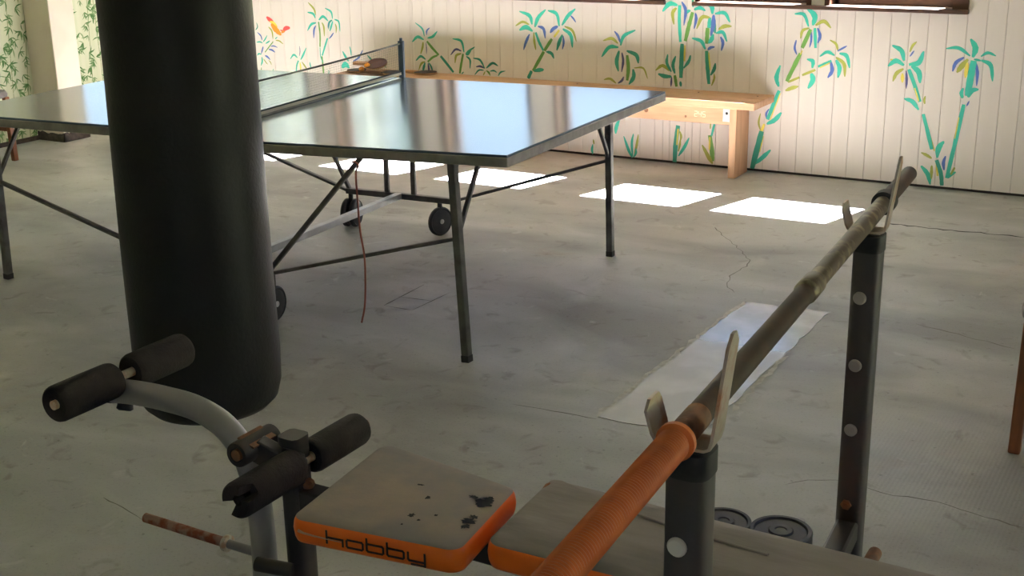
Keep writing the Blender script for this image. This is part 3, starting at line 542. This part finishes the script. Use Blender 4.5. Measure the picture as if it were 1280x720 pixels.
MB().lathe([(.008, 0), (.006, .003)], (-2.578, 6.861, .365), Vector((0, -1, 0)), 10).build('screw', 'dark_gap', br)
for x, y in ((-2.44, 6.98), (-2.44, 6.74), (-2.80, 6.98), (-3.6, 6.99), (-3.6, 6.75)): MB().lathe([(.006, 0), (.005, .0015)], (x, y, BZ), seg=8).build('screw_head', 'dark_gap', be)
for x, z, r in ((-3.08, .35, .014), (-2.83, .33, .007)): MB().lathe([(r, 0), (r*.8, .0012)], (x, 6.865, z), Vector((0, -1, 0)), 12).build('knot', 'knot', ap)
def digits(s, x, y, z, h, m, parent):
    seg = {'2': 'abged', '4': 'fgbc', '5': 'afgcd'}; w_ = h*.55; P = {'a': ((0, 1), (1, 1)), 'b': ((1, 1), (1, .5)), 'c': ((1, .5), (1, 0)), 'd': ((0, 0), (1, 0)), 'e': ((0, .5), (0, 0)), 'f': ((0, 1), (0, .5)), 'g': ((0, .5), (1, .5))}
    mb = MB()
    for i, ch in enumerate(s):
        for q in seg[ch]:
            a, b = P[q]; mb.beam((x+i*w_*1.5+a[0]*w_, y, z+a[1]*h), (x+i*w_*1.5+b[0]*w_, y, z+b[1]*h), .003, .0008, Vector((0, 1, 0)))
    return mb.build('chalk_number', m, parent)
digits('245', -2.775, 6.8646, .335, .03, 'chalk', ap)
# paddles and balls lying on the bench
def paddle(c0, yaw, tilt, face, label):
    e = empty('table_tennis_paddle', c0, label, 'paddle', 'paddles on the wooden bench'); M = Matrix.Rotation(yaw, 3, 'Z') @ Matrix.Rotation(tilt, 3, 'X'); o = Vector(c0)+Vector((0, 0, .004))
    def T(p): return o+M @ Vector(p)
    out = [(.076*math.cos(t)*1.03, .074*math.sin(t)) for t in [math.radians(d) for d in range(-158, 159, 12)]]
    def prism(name, pts, z0, z1, m, par):
        n = len(pts); mb = MB(); mb.add([T((x, y, z0)) for x, y in pts]+[T((x, y, z1)) for x, y in pts], [tuple(range(n)), tuple(range(n, 2*n))]+[(i, (i+1) % n, (i+1) % n+n, i+n) for i in range(n)]); return mb.build(name, m, par, angle=40)
    prism('blade', out, .002, .009, 'paddle_wood', e); prism('rubber', [(x*.985+.001, y*.985) for x, y in out[1:-1]], .009, .0115, face, e); prism('rubber', [(x*.985+.001, y*.985) for x, y in out[1:-1]], 0, .002, 'paddle_black', e)
    h = MB(); h.beam(T((-.062, 0, .0055)), T((-.168, 0, .0055)), .018, .028, M @ Vector((0, 1, 0))); h.build('handle', 'paddle_wood', e)
BT = BZ
def bp(px, z): q = on_z(px, z); return (q.x, q.y, z)
p1 = bp((446, 90.5), BT); paddle((p1[0], p1[1]+.02, BT+.0005), math.radians(188), 0, 'paddle_black', 'black paddle lying flat under the orange balls on the bench')
p2 = bp((462, 89), BT+.03); paddle((p2[0]-.02, p2[1]+.10, BT+.055), math.radians(6), math.radians(20), 'paddle_red', 'dark red paddle propped on top of the paddle heap')
p3 = bp((486, 91.5), BT); paddle((p3[0]+.045, p3[1]-.03, BT+.0005), math.radians(10), 0, 'paddle_black', 'black paddle lying behind the net post with pale handle showing')
p4 = bp((520, 92.5), BT); paddle((p4[0]+.06, p4[1]+.02, BT+.0005), math.radians(-6), 0, 'paddle_black', 'black paddle lying alone right of the net post')
for px, dy, dz, lab in (((452, 87), -.04, 0, 'orange ball in front of the paddle heap'), ((459, 82), .03, .035, 'orange ball resting on the paddle heap')):
    q = on_z(px, BT+.021+dz); o = MB().ball((0, 0, 0), .02).build('table_tennis_ball', 'ball_orange'); o.location = (q.x, min(q.y, 7.0), BT+.021+dz); tag(o, lab, 'ball', 'orange balls on the bench')
# ================================================================== CHAIRS (grey seat, brown legs)
def chair(cx, cy, rz, label):
    e = empty('wooden_chair', (cx, cy, 0), label, 'chair', 'wooden chairs with grey seats'); Rz = Matrix.Rotation(rz, 3, 'Z')
    def T(x, y, z): return Vector((cx, cy, 0))+Rz @ Vector((x, y, z))
    mb = MB(); out = []
    for k in range(40):
        a = 2*math.pi*k/40; ca, sa = math.cos(a), math.sin(a); q = (abs(ca)**5+abs(sa)**5)**(-.2); out.append((ca*q, sa*q))
    lv = [(.19, .405), (.205, .412), (.208, .43), (.2, .447), (.17, .455)]; vs = []
    for r, z in lv: vs += [T(x*r, y*r, z) for x, y in out]
    fs = [(i*40+k, i*40+(k+1) % 40, (i+1)*40+(k+1) % 40, (i+1)*40+k) for i in range(4) for k in range(40)]+[tuple(range(40))[::-1], tuple(range(160, 200))]
    mb.add(vs, fs); mb.build('seat', 'chair_seat', e)
    for sx in (-1, 1):
        for sy in (-1, 1): MB().beam(T(sx*.17, sy*.17, .41), T(sx*.175, sy*.175, 0), .034, .034).build('leg', 'chair_wood', e, bevel=.005)
        MB().beam(T(sx*.172, -.165, .2), T(sx*.172, .165, .2), .014, .024).build('stretcher', 'chair_wood', e)
        MB().beam(T(sx*.17, .175, .44), T(sx*.165, .235, .86), .032, .026).build('back_post', 'chair_wood', e, bevel=.004)
    for z in (.62, .80): MB().beam(T(-.165, .175+.06*(z-.44)/.42, z), T(.165, .175+.06*(z-.44)/.42, z), .02, .07).build('back_rail', 'chair_wood', e, bevel=.004)
q = on_z((1264, 563), 0); chair(q.x+.185, q.y+.165, math.radians(-90), 'brown wooden chair with grey seat at the right edge of the picture')
q = on_z((19, 201), 0); chair(q.x-.18, q.y-.17, math.radians(90), 'brown wooden chair with grey seat behind the table by the papered wall')
# ================================================================== PUNCHING BAG
BD = 3.40; bagc = at_depth((246, 300), BD); bx, by = bagc.x, bagc.y
bag = empty('punching_bag', (bx, by, .26), 'large black leather punching bag hanging in front of the table', 'punching bag')
prof = [(.02, .372), (.10, .374), (.15, .384), (.168, .402), (.178, .44), (.181, .52), (.180, .7), (.178, .95), (.176, 1.2), (.175, 1.5), (.174, 1.68), (.170, 1.715), (.15, 1.735), (.02, 1.74)]
fine = []
for (r0, h0), (r1, h1) in zip(prof, prof[1:]):
    k = max(1, int((h1-h0)/.04))
    for i in range(k): fine.append((r0+(r1-r0)*i/k, h0+(h1-h0)*i/k))
fine.append(prof[-1]); KB = BD/3.12; fine = [(r*KB, h if h > 1.6 else CAM_H-(CAM_H-h)*KB) for r, h in fine]
mb = MB().lathe(fine, (bx, by, 0), seg=64)
for i, (x, y, z) in enumerate(mb.v):
    if .45 < z < 1.65:
        a = math.atan2(y-by, x-bx); k = 1+.006*math.sin(3*a+z*4)+.005*math.sin(5*a-z*7); mb.v[i] = (bx+(x-bx)*k, by+(y-by)*k, z)
mb.build('body', 'leather', bag, angle=50)
MB().lathe([(.192, 1.60), (.194, 1.605), (.194, 1.655), (.192, 1.66)], (bx, by, 0), seg=64).build('top_band', 'strap', bag)
for k in range(4):
    a = k*math.pi/2+.4; p_ = Vector((bx+.18*math.cos(a), by+.18*math.sin(a), 1.715)); ch = MB(); tgt = Vector((bx, by, 2.12)); n = 16
    for i in range(n):
        c0 = p_.lerp(tgt, (i+.5)/n); d = (tgt-p_).normalized(); sx = d.orthogonal().normalized(); sx = (Matrix.Rotation(math.pi/2*(i % 2), 3, d) @ sx)
        ring = [c0+d*(.019*math.cos(t))+sx*(.009*math.sin(t)) for t in [2*math.pi*j/10 for j in range(11)]]; ch.tube(ring, .0028, 6)
    ch.build('chain', 'chain', bag)
mb = MB(); mb.tube([(bx, by, 2.10), (bx, by, ZC-.03)], .008, 10); mb.lathe([(.05, ZC-.03), (.05, ZC-.001)], (bx, by, 0), seg=24); mb.ball((bx, by, 2.11), .018); mb.build('ceiling_hook', 'chain', bag)
# ================================================================== WEIGHT BENCH  (its long axis runs along x, centred on y = CY)
UN = at_depth((862, 650), 1.565); UF = at_depth((1080, 400), 2.50)
CY = (UN.y+UF.y)/2; UTOP = .975
wbn = empty('weight_bench', (-.9, CY, 0), 'worn orange and grey weight training bench with black foam leg rollers', 'exercise bench')
def cc(px, y=None): return on_y(px, CY if y is None else y)
def tri_pad(name, corners, z0, z1, rad, mats, dz=None, parent=wbn):
    """rounded slab: corners in order, z may differ per corner through dz"""
    P = [Vector((c_.x, c_.y, 0)) for c_ in corners]; n = len(P); ring = []
    for i in range(n):
        a, b, c_ = P[i-1], P[i], P[(i+1) % n]; u = (a-b).normalized(); v_ = (c_-b).normalized(); r = rad if not isinstance(rad, (list, tuple)) else rad[i]
        h = math.acos(max(-1, min(1, u.dot(v_))))/2; L_ = r/math.tan(h); cen = b+(u+v_).normalized()*(r/math.sin(h)); s, e_ = b+u*L_-cen, b+v_*L_-cen
        ang = s.angle(e_); ax = s.cross(e_).normalized()
        for k in range(9): ring.append(cen+Matrix.Rotation(ang*k/8, 3, ax) @ s)
    cen = sum(ring, Vector())/len(ring); N = len(ring); mb = MB(); vs = []; fs = []
    def zz(p): return (dz(p) if dz else 0)
    th = z1-z0; lv = [(-.012, z0), (-.003, z0+.004), (0, z0+.012), (.002, z0+th*.5), (0, z1-.014), (-.004, z1-.006), (-.013, z1-.0015), (-.03, z1)]
    for ins, z in lv:
        for i, p in enumerate(ring):
            t = (ring[(i+1) % N]-ring[i-1]).normalized(); nn = Vector((t.y, -t.x, 0)); nn = nn if nn.dot(p-cen) > 0 else -nn
            q = p+nn*ins; vs.append((q.x, q.y, z+zz(q)))
    for l in range(len(lv)-1):
        for i in range(N): fs.append((l*N+i, l*N+(i+1) % N, (l+1)*N+(i+1) % N, (l+1)*N+i))
    mb.add(vs, fs); mb.m = [1 if f_//N >= 5 else 0 for f_ in range(len(fs))]
    o = len(lv)-1; mb.mi = 1; mb.add([(cen.x, cen.y, z1+.002+zz(cen))], [])
    c_i = len(mb.v)-1
    for i in range(N): mb.f.append([o*N+i, o*N+(i+1) % N, c_i]); mb.m.append(1)
    mb.mi = 0; mb.f.append(list(range(N))[::-1]); mb.m.append(0)
    return mb.build(name, mats, parent, angle=55)
SZ = .50
S = [on_z(p, SZ) for p in ((359, 645), (481, 549), (648, 608), (574, 688))]
seat = tri_pad('seat_pad', S, SZ-.056, SZ, .03, ['orange_vinyl', 'seat_top'])
# worn-through spots on the seat
def blotch(name, px, rx, ry, m, parent, n=22, z=SZ+.0016):
    c0 = on_z(px, z); vs = [c0]
    for i in range(n): a = 2*math.pi*i/n; k = random.uniform(.45, 1.15); vs.append(c0+Vector((rx*k*math.cos(a), ry*k*math.sin(a), 0)))
    mb = MB(); mb.add(vs, [(0, i+1, (i+1) % n+1) for i in range(n)]); return mb.build(name, m, parent)
for px, rx, ry in (((604, 629), .022, .018), ((611, 624), .014, .012), ((592, 621), .012, .007), ((586, 651), .016, .013), ((581, 658), .010, .010), ((592, 646), .010, .008), ((534, 622), .010, .008), ((514, 644), .008, .009), ((523, 650), .004, .004), ((545, 644), .004, .004), ((502, 655), .003, .004), ((526, 606), .009, .004)): blotch('worn_spot', px, rx, ry, 'worn_black', seat)
# lettering on the near side of the seat: Hobby
n0_, n1_ = S[0], S[3]; du = (n1_-n0_).normalized(); nn_ = Vector((du.y, -du.x, 0)); Ls = (n1_-n0_).length
def LP(u, z): return n0_+du*u+nn_*.0035+Vector((0, 0, z-SZ))
let = MB(); TH = .0036
def stroke(pts, base_u, base_z, sc_):
    q = [LP(base_u+x*sc_, base_z+y*sc_) for x, y in pts]
    for a, b in zip(q, q[1:]):
        d = (b-a).normalized()*TH*.42; let.beam(a-d, b+d, TH, .0012, nn_)
H_ = .0205; u0 = Ls*.24; adv = .0425; zb = SZ-.0385
W_ = 1.66
stroke([(0, 1.25), (0, .05)], u0, zb, H_); stroke([(0, .62), (W_, .62), (W_, 0)], u0, zb, H_)
def bowl(u): stroke([(.12, 0), (W_-.12, 0), (W_, .12), (W_, .63), (W_-.12, .75), (.12, .75), (0, .63), (0, .12), (.12, 0)], u, zb, H_)
bowl(u0+adv); bowl(u0+2*adv); stroke([(0, .75), (0, 1.25)], u0+2*adv, zb, H_); bowl(u0+3*adv); stroke([(0, .75), (0, 1.25)], u0+3*adv, zb, H_)
stroke([(0, .75), (0, .12), (.12, 0), (W_, 0)], u0+4*adv, zb, H_); stroke([(W_, .85), (W_, -.33), (.35, -.33)], u0+4*adv, zb, H_)
tag(let.build('lettering', 'print_black', seat), 'dark squared lettering reading Hobby')
tp_ = [LP(.024, SZ-.024), LP(.035, SZ-.027), LP(.06, SZ-.029), LP(.12, SZ-.0305)]
MB().tube(tp_, [.003, .0022, .0016, .0006], 6).build('tear', 'tear_pale', seat)
PZ = .50
PC = [on_z((602, 676), PZ), on_z((689, 594), PZ), on_z((1150, 709), PZ)]
far = (PC[2]-PC[1]).normalized(); PC[2] = PC[1]+far*.88; wdt = (PC[0]-PC[1]).length
PC.append(Vector((PC[2].x-.03, PC[2].y-wdt*.84, PZ)))
pad = tri_pad('backrest_pad', PC, PZ-.056, PZ, [.035, .012, .05, .05], ['orange_vinyl', 'pad_top'], dz=None)
cr = [on_z(p, PZ+.002) for p in ((768, 632), (792, 641), (830, 655), (888, 673), (960, 694))]
MB().tube([Vector((p.x, p.y, PZ+.0015)) for p in cr], .0035, 8).build('cover_seam', 'pad_top', wbn)
tr = MB(); tr.tube([on_z((676, 616), PZ-.012), on_z((685, 609), PZ-.008), on_z((694, 602), PZ-.006)], [.003, .008, .004], 8); tr.build('torn_flap', 'rust_brown', wbn)
# frame
px0 = cc((372, 620)); PX = px0.x; xu = (UN.x+UF.x)/2; SD = 'steel_dark'
MB().tube([(PX, CY, .03), (PX, CY, .555)], .026, 20, power=5).build('front_post', SD, wbn, bevel=0)
MB().beam((PX+.02, CY, .418), (xu, CY, .418), .05, .05).build('main_beam', SD, wbn, bevel=.006)
MB().beam((PX, CY-.26, .025), (PX, CY+.26, .025), .05, .05).build('front_foot', SD, wbn, bevel=.006)
for nm, U_, plug, pm in (('n', UN, [(850, 684)], 'plug_white'), ('f', UF, [(1077, 373), (1070, 457), (1062, 537)], 'plug_grey')):
    up = MB().tube([(U_.x, U_.y, .012), (U_.x, U_.y, UTOP)], .0275, 32, power=3.2).build('upright', 'upright_paint', wbn)
    MB().tube([(U_.x, U_.y, UTOP-.032), (U_.x, U_.y, UTOP-.03), (U_.x, U_.y, UTOP+.001), (U_.x, U_.y, UTOP+.004)], [.0278, .0292, .0292, .0265], 32, power=3.2).build('end_cap', 'black_rubber', up)
    for p in plug:
        q = on_y(p, U_.y-.027); MB().lathe([(.0128, -.004), (.0128, .0035), (.0105, .006), (.004, .0066)], (U_.x-.004, U_.y-.027, q.z), Vector((-.06, -1, 0)), 20).build('hole_plug', pm, up)
    MB().beam((U_.x-.21, U_.y, .02), (U_.x+.23, U_.y, .02), .05, .04).build('floor_foot', SD, wbn, bevel=.005)
    # bar rest: a bent strip with a tall rear plate and a short lip
    b0 = UTOP+.004; ydir = (UF-UN).normalized(); ydir.z = 0; ydir.normalize(); xdir = Vector((ydir.y, -ydir.x, 0)); o = Vector((U_.x, U_.y, b0))
    path = [(-.052, .056), (-.052, .044), (-.044, .016), (-.040, .006), (-.030, .002), (.022, .002), (.030, .006), (.033, .016), (.048, .135), (.049, .150)]
    wd = [.03, .052, .052, .044, .046, .046, .046, .044, .040, .014]; mb = MB(); vs = []; t_ = .004
    P2 = [Vector(p) for p in path]
    for i, p in enumerate(P2):
        tg = (P2[min(i+1, len(P2)-1)]-P2[max(i-1, 0)]).normalized(); nr = Vector((-tg.y, tg.x))
        for s in (0, t_):
            for y in (-1, 1): q = p+nr*s; vs.append(o+xdir*q.x+ydir*(y*wd[i]/2)+Vector((0, 0, q.y)))
    fs = [(0, 1, 3, 2), (len(vs)-4, len(vs)-2, len(vs)-1, len(vs)-3)]
    for i in range(len(P2)-1):
        k_ = 4*i
        for q, r_ in ((0, 1), (1, 3), (3, 2), (2, 0)): fs.append((k_+q, k_+r_, k_+4+r_, k_+4+q))
    mb.add(vs, fs); mb.build('bar_rest', 'holder_metal', up, angle=30)
zc_ = on_y((1040, 655), UF.y-.03).z
MB().beam((UN.x, UN.y+.02, zc_-.01), (UF.x, UF.y-.02, zc_-.01), .045, .045).build('cross_tube', SD, wbn, bevel=.006)
bq = on_y((1053, 630), UF.y-.03); MB().lathe([(.011, 0), (.011, .006), (.006, .01)], (UF.x-.003, UF.y-.027, bq.z), Vector((0, -1, 0)), 6).build('bolt', 'rust_brown', wbn)
MB().beam((xu, CY, .40), (xu, CY, zc_), .045, .045).build('beam_post', SD, wbn)
sr = on_y((1094, 691), UF.y-.06); MB().tube([(sr.x, CY-.2, sr.z), (sr.x, sr.y, sr.z)], .0135, 16).build('support_rod', 'rust_brown', wbn)
MB().beam((xu, CY, .40), (sr.x+.02, CY, sr.z+.005), .035, .035).build('rod_beam', SD, wbn)
# leg curl arm
arm_px = [(138, 488), (170, 491), (205, 498), (245, 510), (280, 532), (305, 566), (320, 610), (328, 660), (332, 720), (333, 770)]
AP = bezier([cc(p) for p in arm_px], 6); arm = MB().tube(AP, .0275, 24).build('curl_arm', 'steel_grey', wbn)
MB().lathe([(.028, -.012), (.029, 0), (.02, .004)], AP[0], AP[0]-AP[1], 20).build('end_plug', 'black_rubber', arm)
q = cc((156, 511)); MB().lathe([(.006, -.02), (.017, -.012), (.019, 0), (.013, .004), (.008, 0)], q, Vector((.1, -.4, -.9)), 18).build('rubber_stop', 'black_rubber', arm)
YV = Vector((0, 1, 0))
def roller(c0, y0, y1, r, parent, notch=False):
    mb = MB(); seg = 32; hs = [y0, y0+.004, y0+.012, y0+.03, (y0+y1)/2, y1-.012, y1-.004, y1]; rr = [r*.86, r*.95, r, r, r*1.01, r, r*.95, r*.86]
    vs = []; fs = []
    for h, q in zip(hs, rr):
        for k in range(seg):
            a = 2*math.pi*k/seg; hh = h
            if notch and abs((a-math.radians(38)+math.pi/2) % math.pi-math.pi/2) < .36 and h < y0+.03: hh = y0+.036+(h-y0)*.1
            vs.append((c0.x+q*math.cos(a), c0.y+hh, c0.z+q*math.sin(a)))
    for i in range(len(hs)-1):
        for k in range(seg): a = i*seg+k; b = i*seg+(k+1) % seg; fs.append((a, b, b+seg, a+seg))
    n = len(vs); ri = .011
    for h in (y0+.006, y1-.006):
        for k in range(seg): a = 2*math.pi*k/seg; vs.append((c0.x+ri*math.cos(a), c0.y+h+(.03 if notch and h < 0 and abs((a-math.radians(38)+math.pi/2) % math.pi-math.pi/2) < .36 else 0), c0.z+ri*math.sin(a)))
    for k in range(seg):
        b = (k+1) % seg; fs.append((k, b, n+b, n+k)); t = (len(hs)-1)*seg; fs.append((t+k, t+b, n+seg+b, n+seg+k))
    mb.add(vs, fs); return mb.build('foam_roller', 'foam_black', parent)
c1 = cc((152, 470))
ax1 = MB().tube([c1+YV*-.192, c1+YV*.20], .0105, 14).build('roller_axle', 'pale_chip', wbn)
roller(c1, -.19, -.022, .041, ax1); roller(c1, .026, .195, .041, ax1)
c2 = cc((378, 577)); 
ax2 = MB().tube([c2+YV*-.13, c2+YV*.215], .0105, 14).build('roller_axle', 'pale_chip', wbn)
roller(c2, -.205, -.02, .038, ax2, True); roller(c2, .024, .195, .037, ax2)
MB().lathe([(.013, 0), (.014, .008), (.009, .012)], c2+YV*.208, YV, 14).build('axle_cap', 'rust_brown', ax2)
cb = cc((371, 573)); mb = MB(); mb.tube([cb+Vector((0, -.02, -.045)), cb+Vector((0, -.02, .015)), cb+Vector((0, -.016, .03))], [.028, .03, .016], 16); mb.build('post_clamp', SD, wbn)
q = cc((385, 606)); MB().lathe([(.012, -.01), (.013, .004), (.006, .01)], q, Vector((.3, -1, 0)), 10).build('clamp_bolt', 'rust_brown', wbn)
sl0 = cc((334, 548)); mb = MB(); seg = 22
sy0, sy1 = -.095, .015
slv = MB().lathe([(.017, sy0+.012), (.017, sy0), (.0255, sy0), (.027, sy0+.004), (.027, sy1)], sl0, YV, 24).build('pivot_sleeve', 'steel_dark', wbn)
MB().lathe([(.0125, sy0-.002), (.0125, sy1+.01)], sl0, YV, 16).build('pivot_pin', 'rust_brown', slv)
MB().beam(sl0+Vector((-.012, -.04, .0275)), sl0+Vector((.03, -.04, .014)), .07, .004, YV.cross(Vector((0, 0, 1)))).build('rust_plate', 'rust_brown', slv)
MB().beam(sl0+Vector((.01, -.045, 0)), Vector((PX, CY-.03, cb.z)), .035, .05).build('pivot_bracket', SD, wbn, bevel=.004)
st0 = cc((344, 695)); MB().tube([st0+Vector((-.012, -.045, 0)), Vector((PX, CY-.03, st0.z))], .016, 16).build('lower_stop', SD, wbn)
g0, g1, g2 = cc((182, 647)), cc((284, 679)), cc((326, 692))
MB().tube([g0, g1], .0112, 16).build('weight_peg', 'rust', arm); MB().tube([g1, g2], .0105, 16).build('peg_stub', 'steel_grey', arm)
MB().lathe([(.012, -.006), (.019, -.005), (.019, .005), (.012, .006)], g1, g2-g1, 18).build('peg_collar', 'pale_chip', arm)
# ================================================================== BARBELL on the rests
BZc = UTOP+.004+.0065+.0165
bn = Vector((UN.x-.004, UN.y, BZc)); bf = Vector((UF.x-.004, UF.y, BZc)); bd = (bf-bn).normalized()
def along(px):                                   # nearest point of the bar's line to a pixel's ray
    d = ray(px).normalized(); w0 = bn-CAM; b_ = bd.dot(d); t = (b_*d.dot(w0)-bd.dot(w0))/(1-b_*b_); return t
tA, tEnd, tJ, tK = along((850, 562)), along((1146, 222)), along((1018, 364)), along((1113, 258))
bar = empty('barbell', bn, 'long barbell with orange ribbed grip lying across the bench rests', 'barbell')
BP = lambda t: bn+bd*t
R_ = .0165
MB().tube([BP(tA-.62), BP(tA-.01), BP(tA)], R_*.9, 20).build('core', 'bar_brown', bar)
MB().tube([BP(tA), BP(tA+.09)], R_*1.05, 24).build('bar_end', 'rust_brown', bar)
MB().tube([BP(tA+.08), BP(tJ-.03)], R_, 24).build('bar_section', 'bar_brown', bar)
MB().tube([BP(tJ-.035), BP(tJ-.03), BP(tJ+.03), BP(tJ+.035)], [R_, R_*1.18, R_*1.18, R_], 24).build('sleeve_joint', 'bar_brass', bar)
MB().tube([BP(tJ+.03), BP(tK-.02)], R_, 24).build('bar_section', 'bar_brass', bar)
MB().tube([BP(tK-.02), BP(tK-.016), BP(tK+.016), BP(tK+.02)], [R_, R_*1.45, R_*1.45, R_], 24).build('collar', 'black_rubber', bar)
MB().tube([BP(tK), BP(tEnd-.012), BP(tEnd)], [R_, R_, R_*.75], 24).build('bar_section', 'bar_brown', bar)
pts = []; rs = []; n = 220
for i in range(n+1):
    t = tA-.60+(.60)*i/n; pts.append(BP(t)); rs.append(R_*1.17+(.0007 if i % 2 else -.0006))
pts += [BP(tA+.004), BP(tA+.012), BP(tA+.016)]; rs += [R_*1.45, R_*1.45, R_*1.1]
MB().tube(pts, rs, 28).build('ribbed_grip', 'grip_orange', bar)
# ================================================================== WEIGHT PLATES behind the bench
def disc(px, r, th, label, tiltx=0, z0=0):
    p = on_z(px, th+z0); d = Vector((p.x-CAM.x, p.y-CAM.y, 0)).normalized(); c0 = Vector((p.x, p.y, 0))-d*r; ax = (Matrix.Rotation(tiltx, 3, 'X') @ Vector((0, 0, 1)))
    e = empty('weight_plate', (c0.x, c0.y, z0), label, 'weight plate', 'weight plates behind the bench')
    c0.z = z0; pr = [(.014, .004), (.014, 0), (r*.9, 0), (r, .004), (r, th-.004), (r*.97, th), (r*.86, th), (r*.82, th-.006), (r*.4, th-.006), (r*.36, th), (.016, th), (.014, th-.003)]
    MB().lathe(pr, c0, ax, 48).build('plate', 'iron_plate', e, angle=30)
    MB().lathe([(r*.80, th-.0055), (r*.80, th-.0045), (r*.42, th-.0045), (r*.42, th-.0055)], c0, ax, 48).build('face_ring', 'steel_dark', e)
    return c0
disc((905, 633.5), .074, .03, 'black iron weight plate on the floor nearest the front upright')
disc((977, 643.5), .08, .045, 'thick black iron weight plate on the floor by the far upright')
q = on_z((1000, 655), .03); tag(MB().lathe([(.008, .0), (.02, .0), (.021, .018), (.015, .02), (.013, .042), (.008, .042)], (q.x, q.y, 0), seg=12).build('bar_collar', 'steel_grey'), 'small grey metal bar collar standing behind the thick weight plate', 'collar')
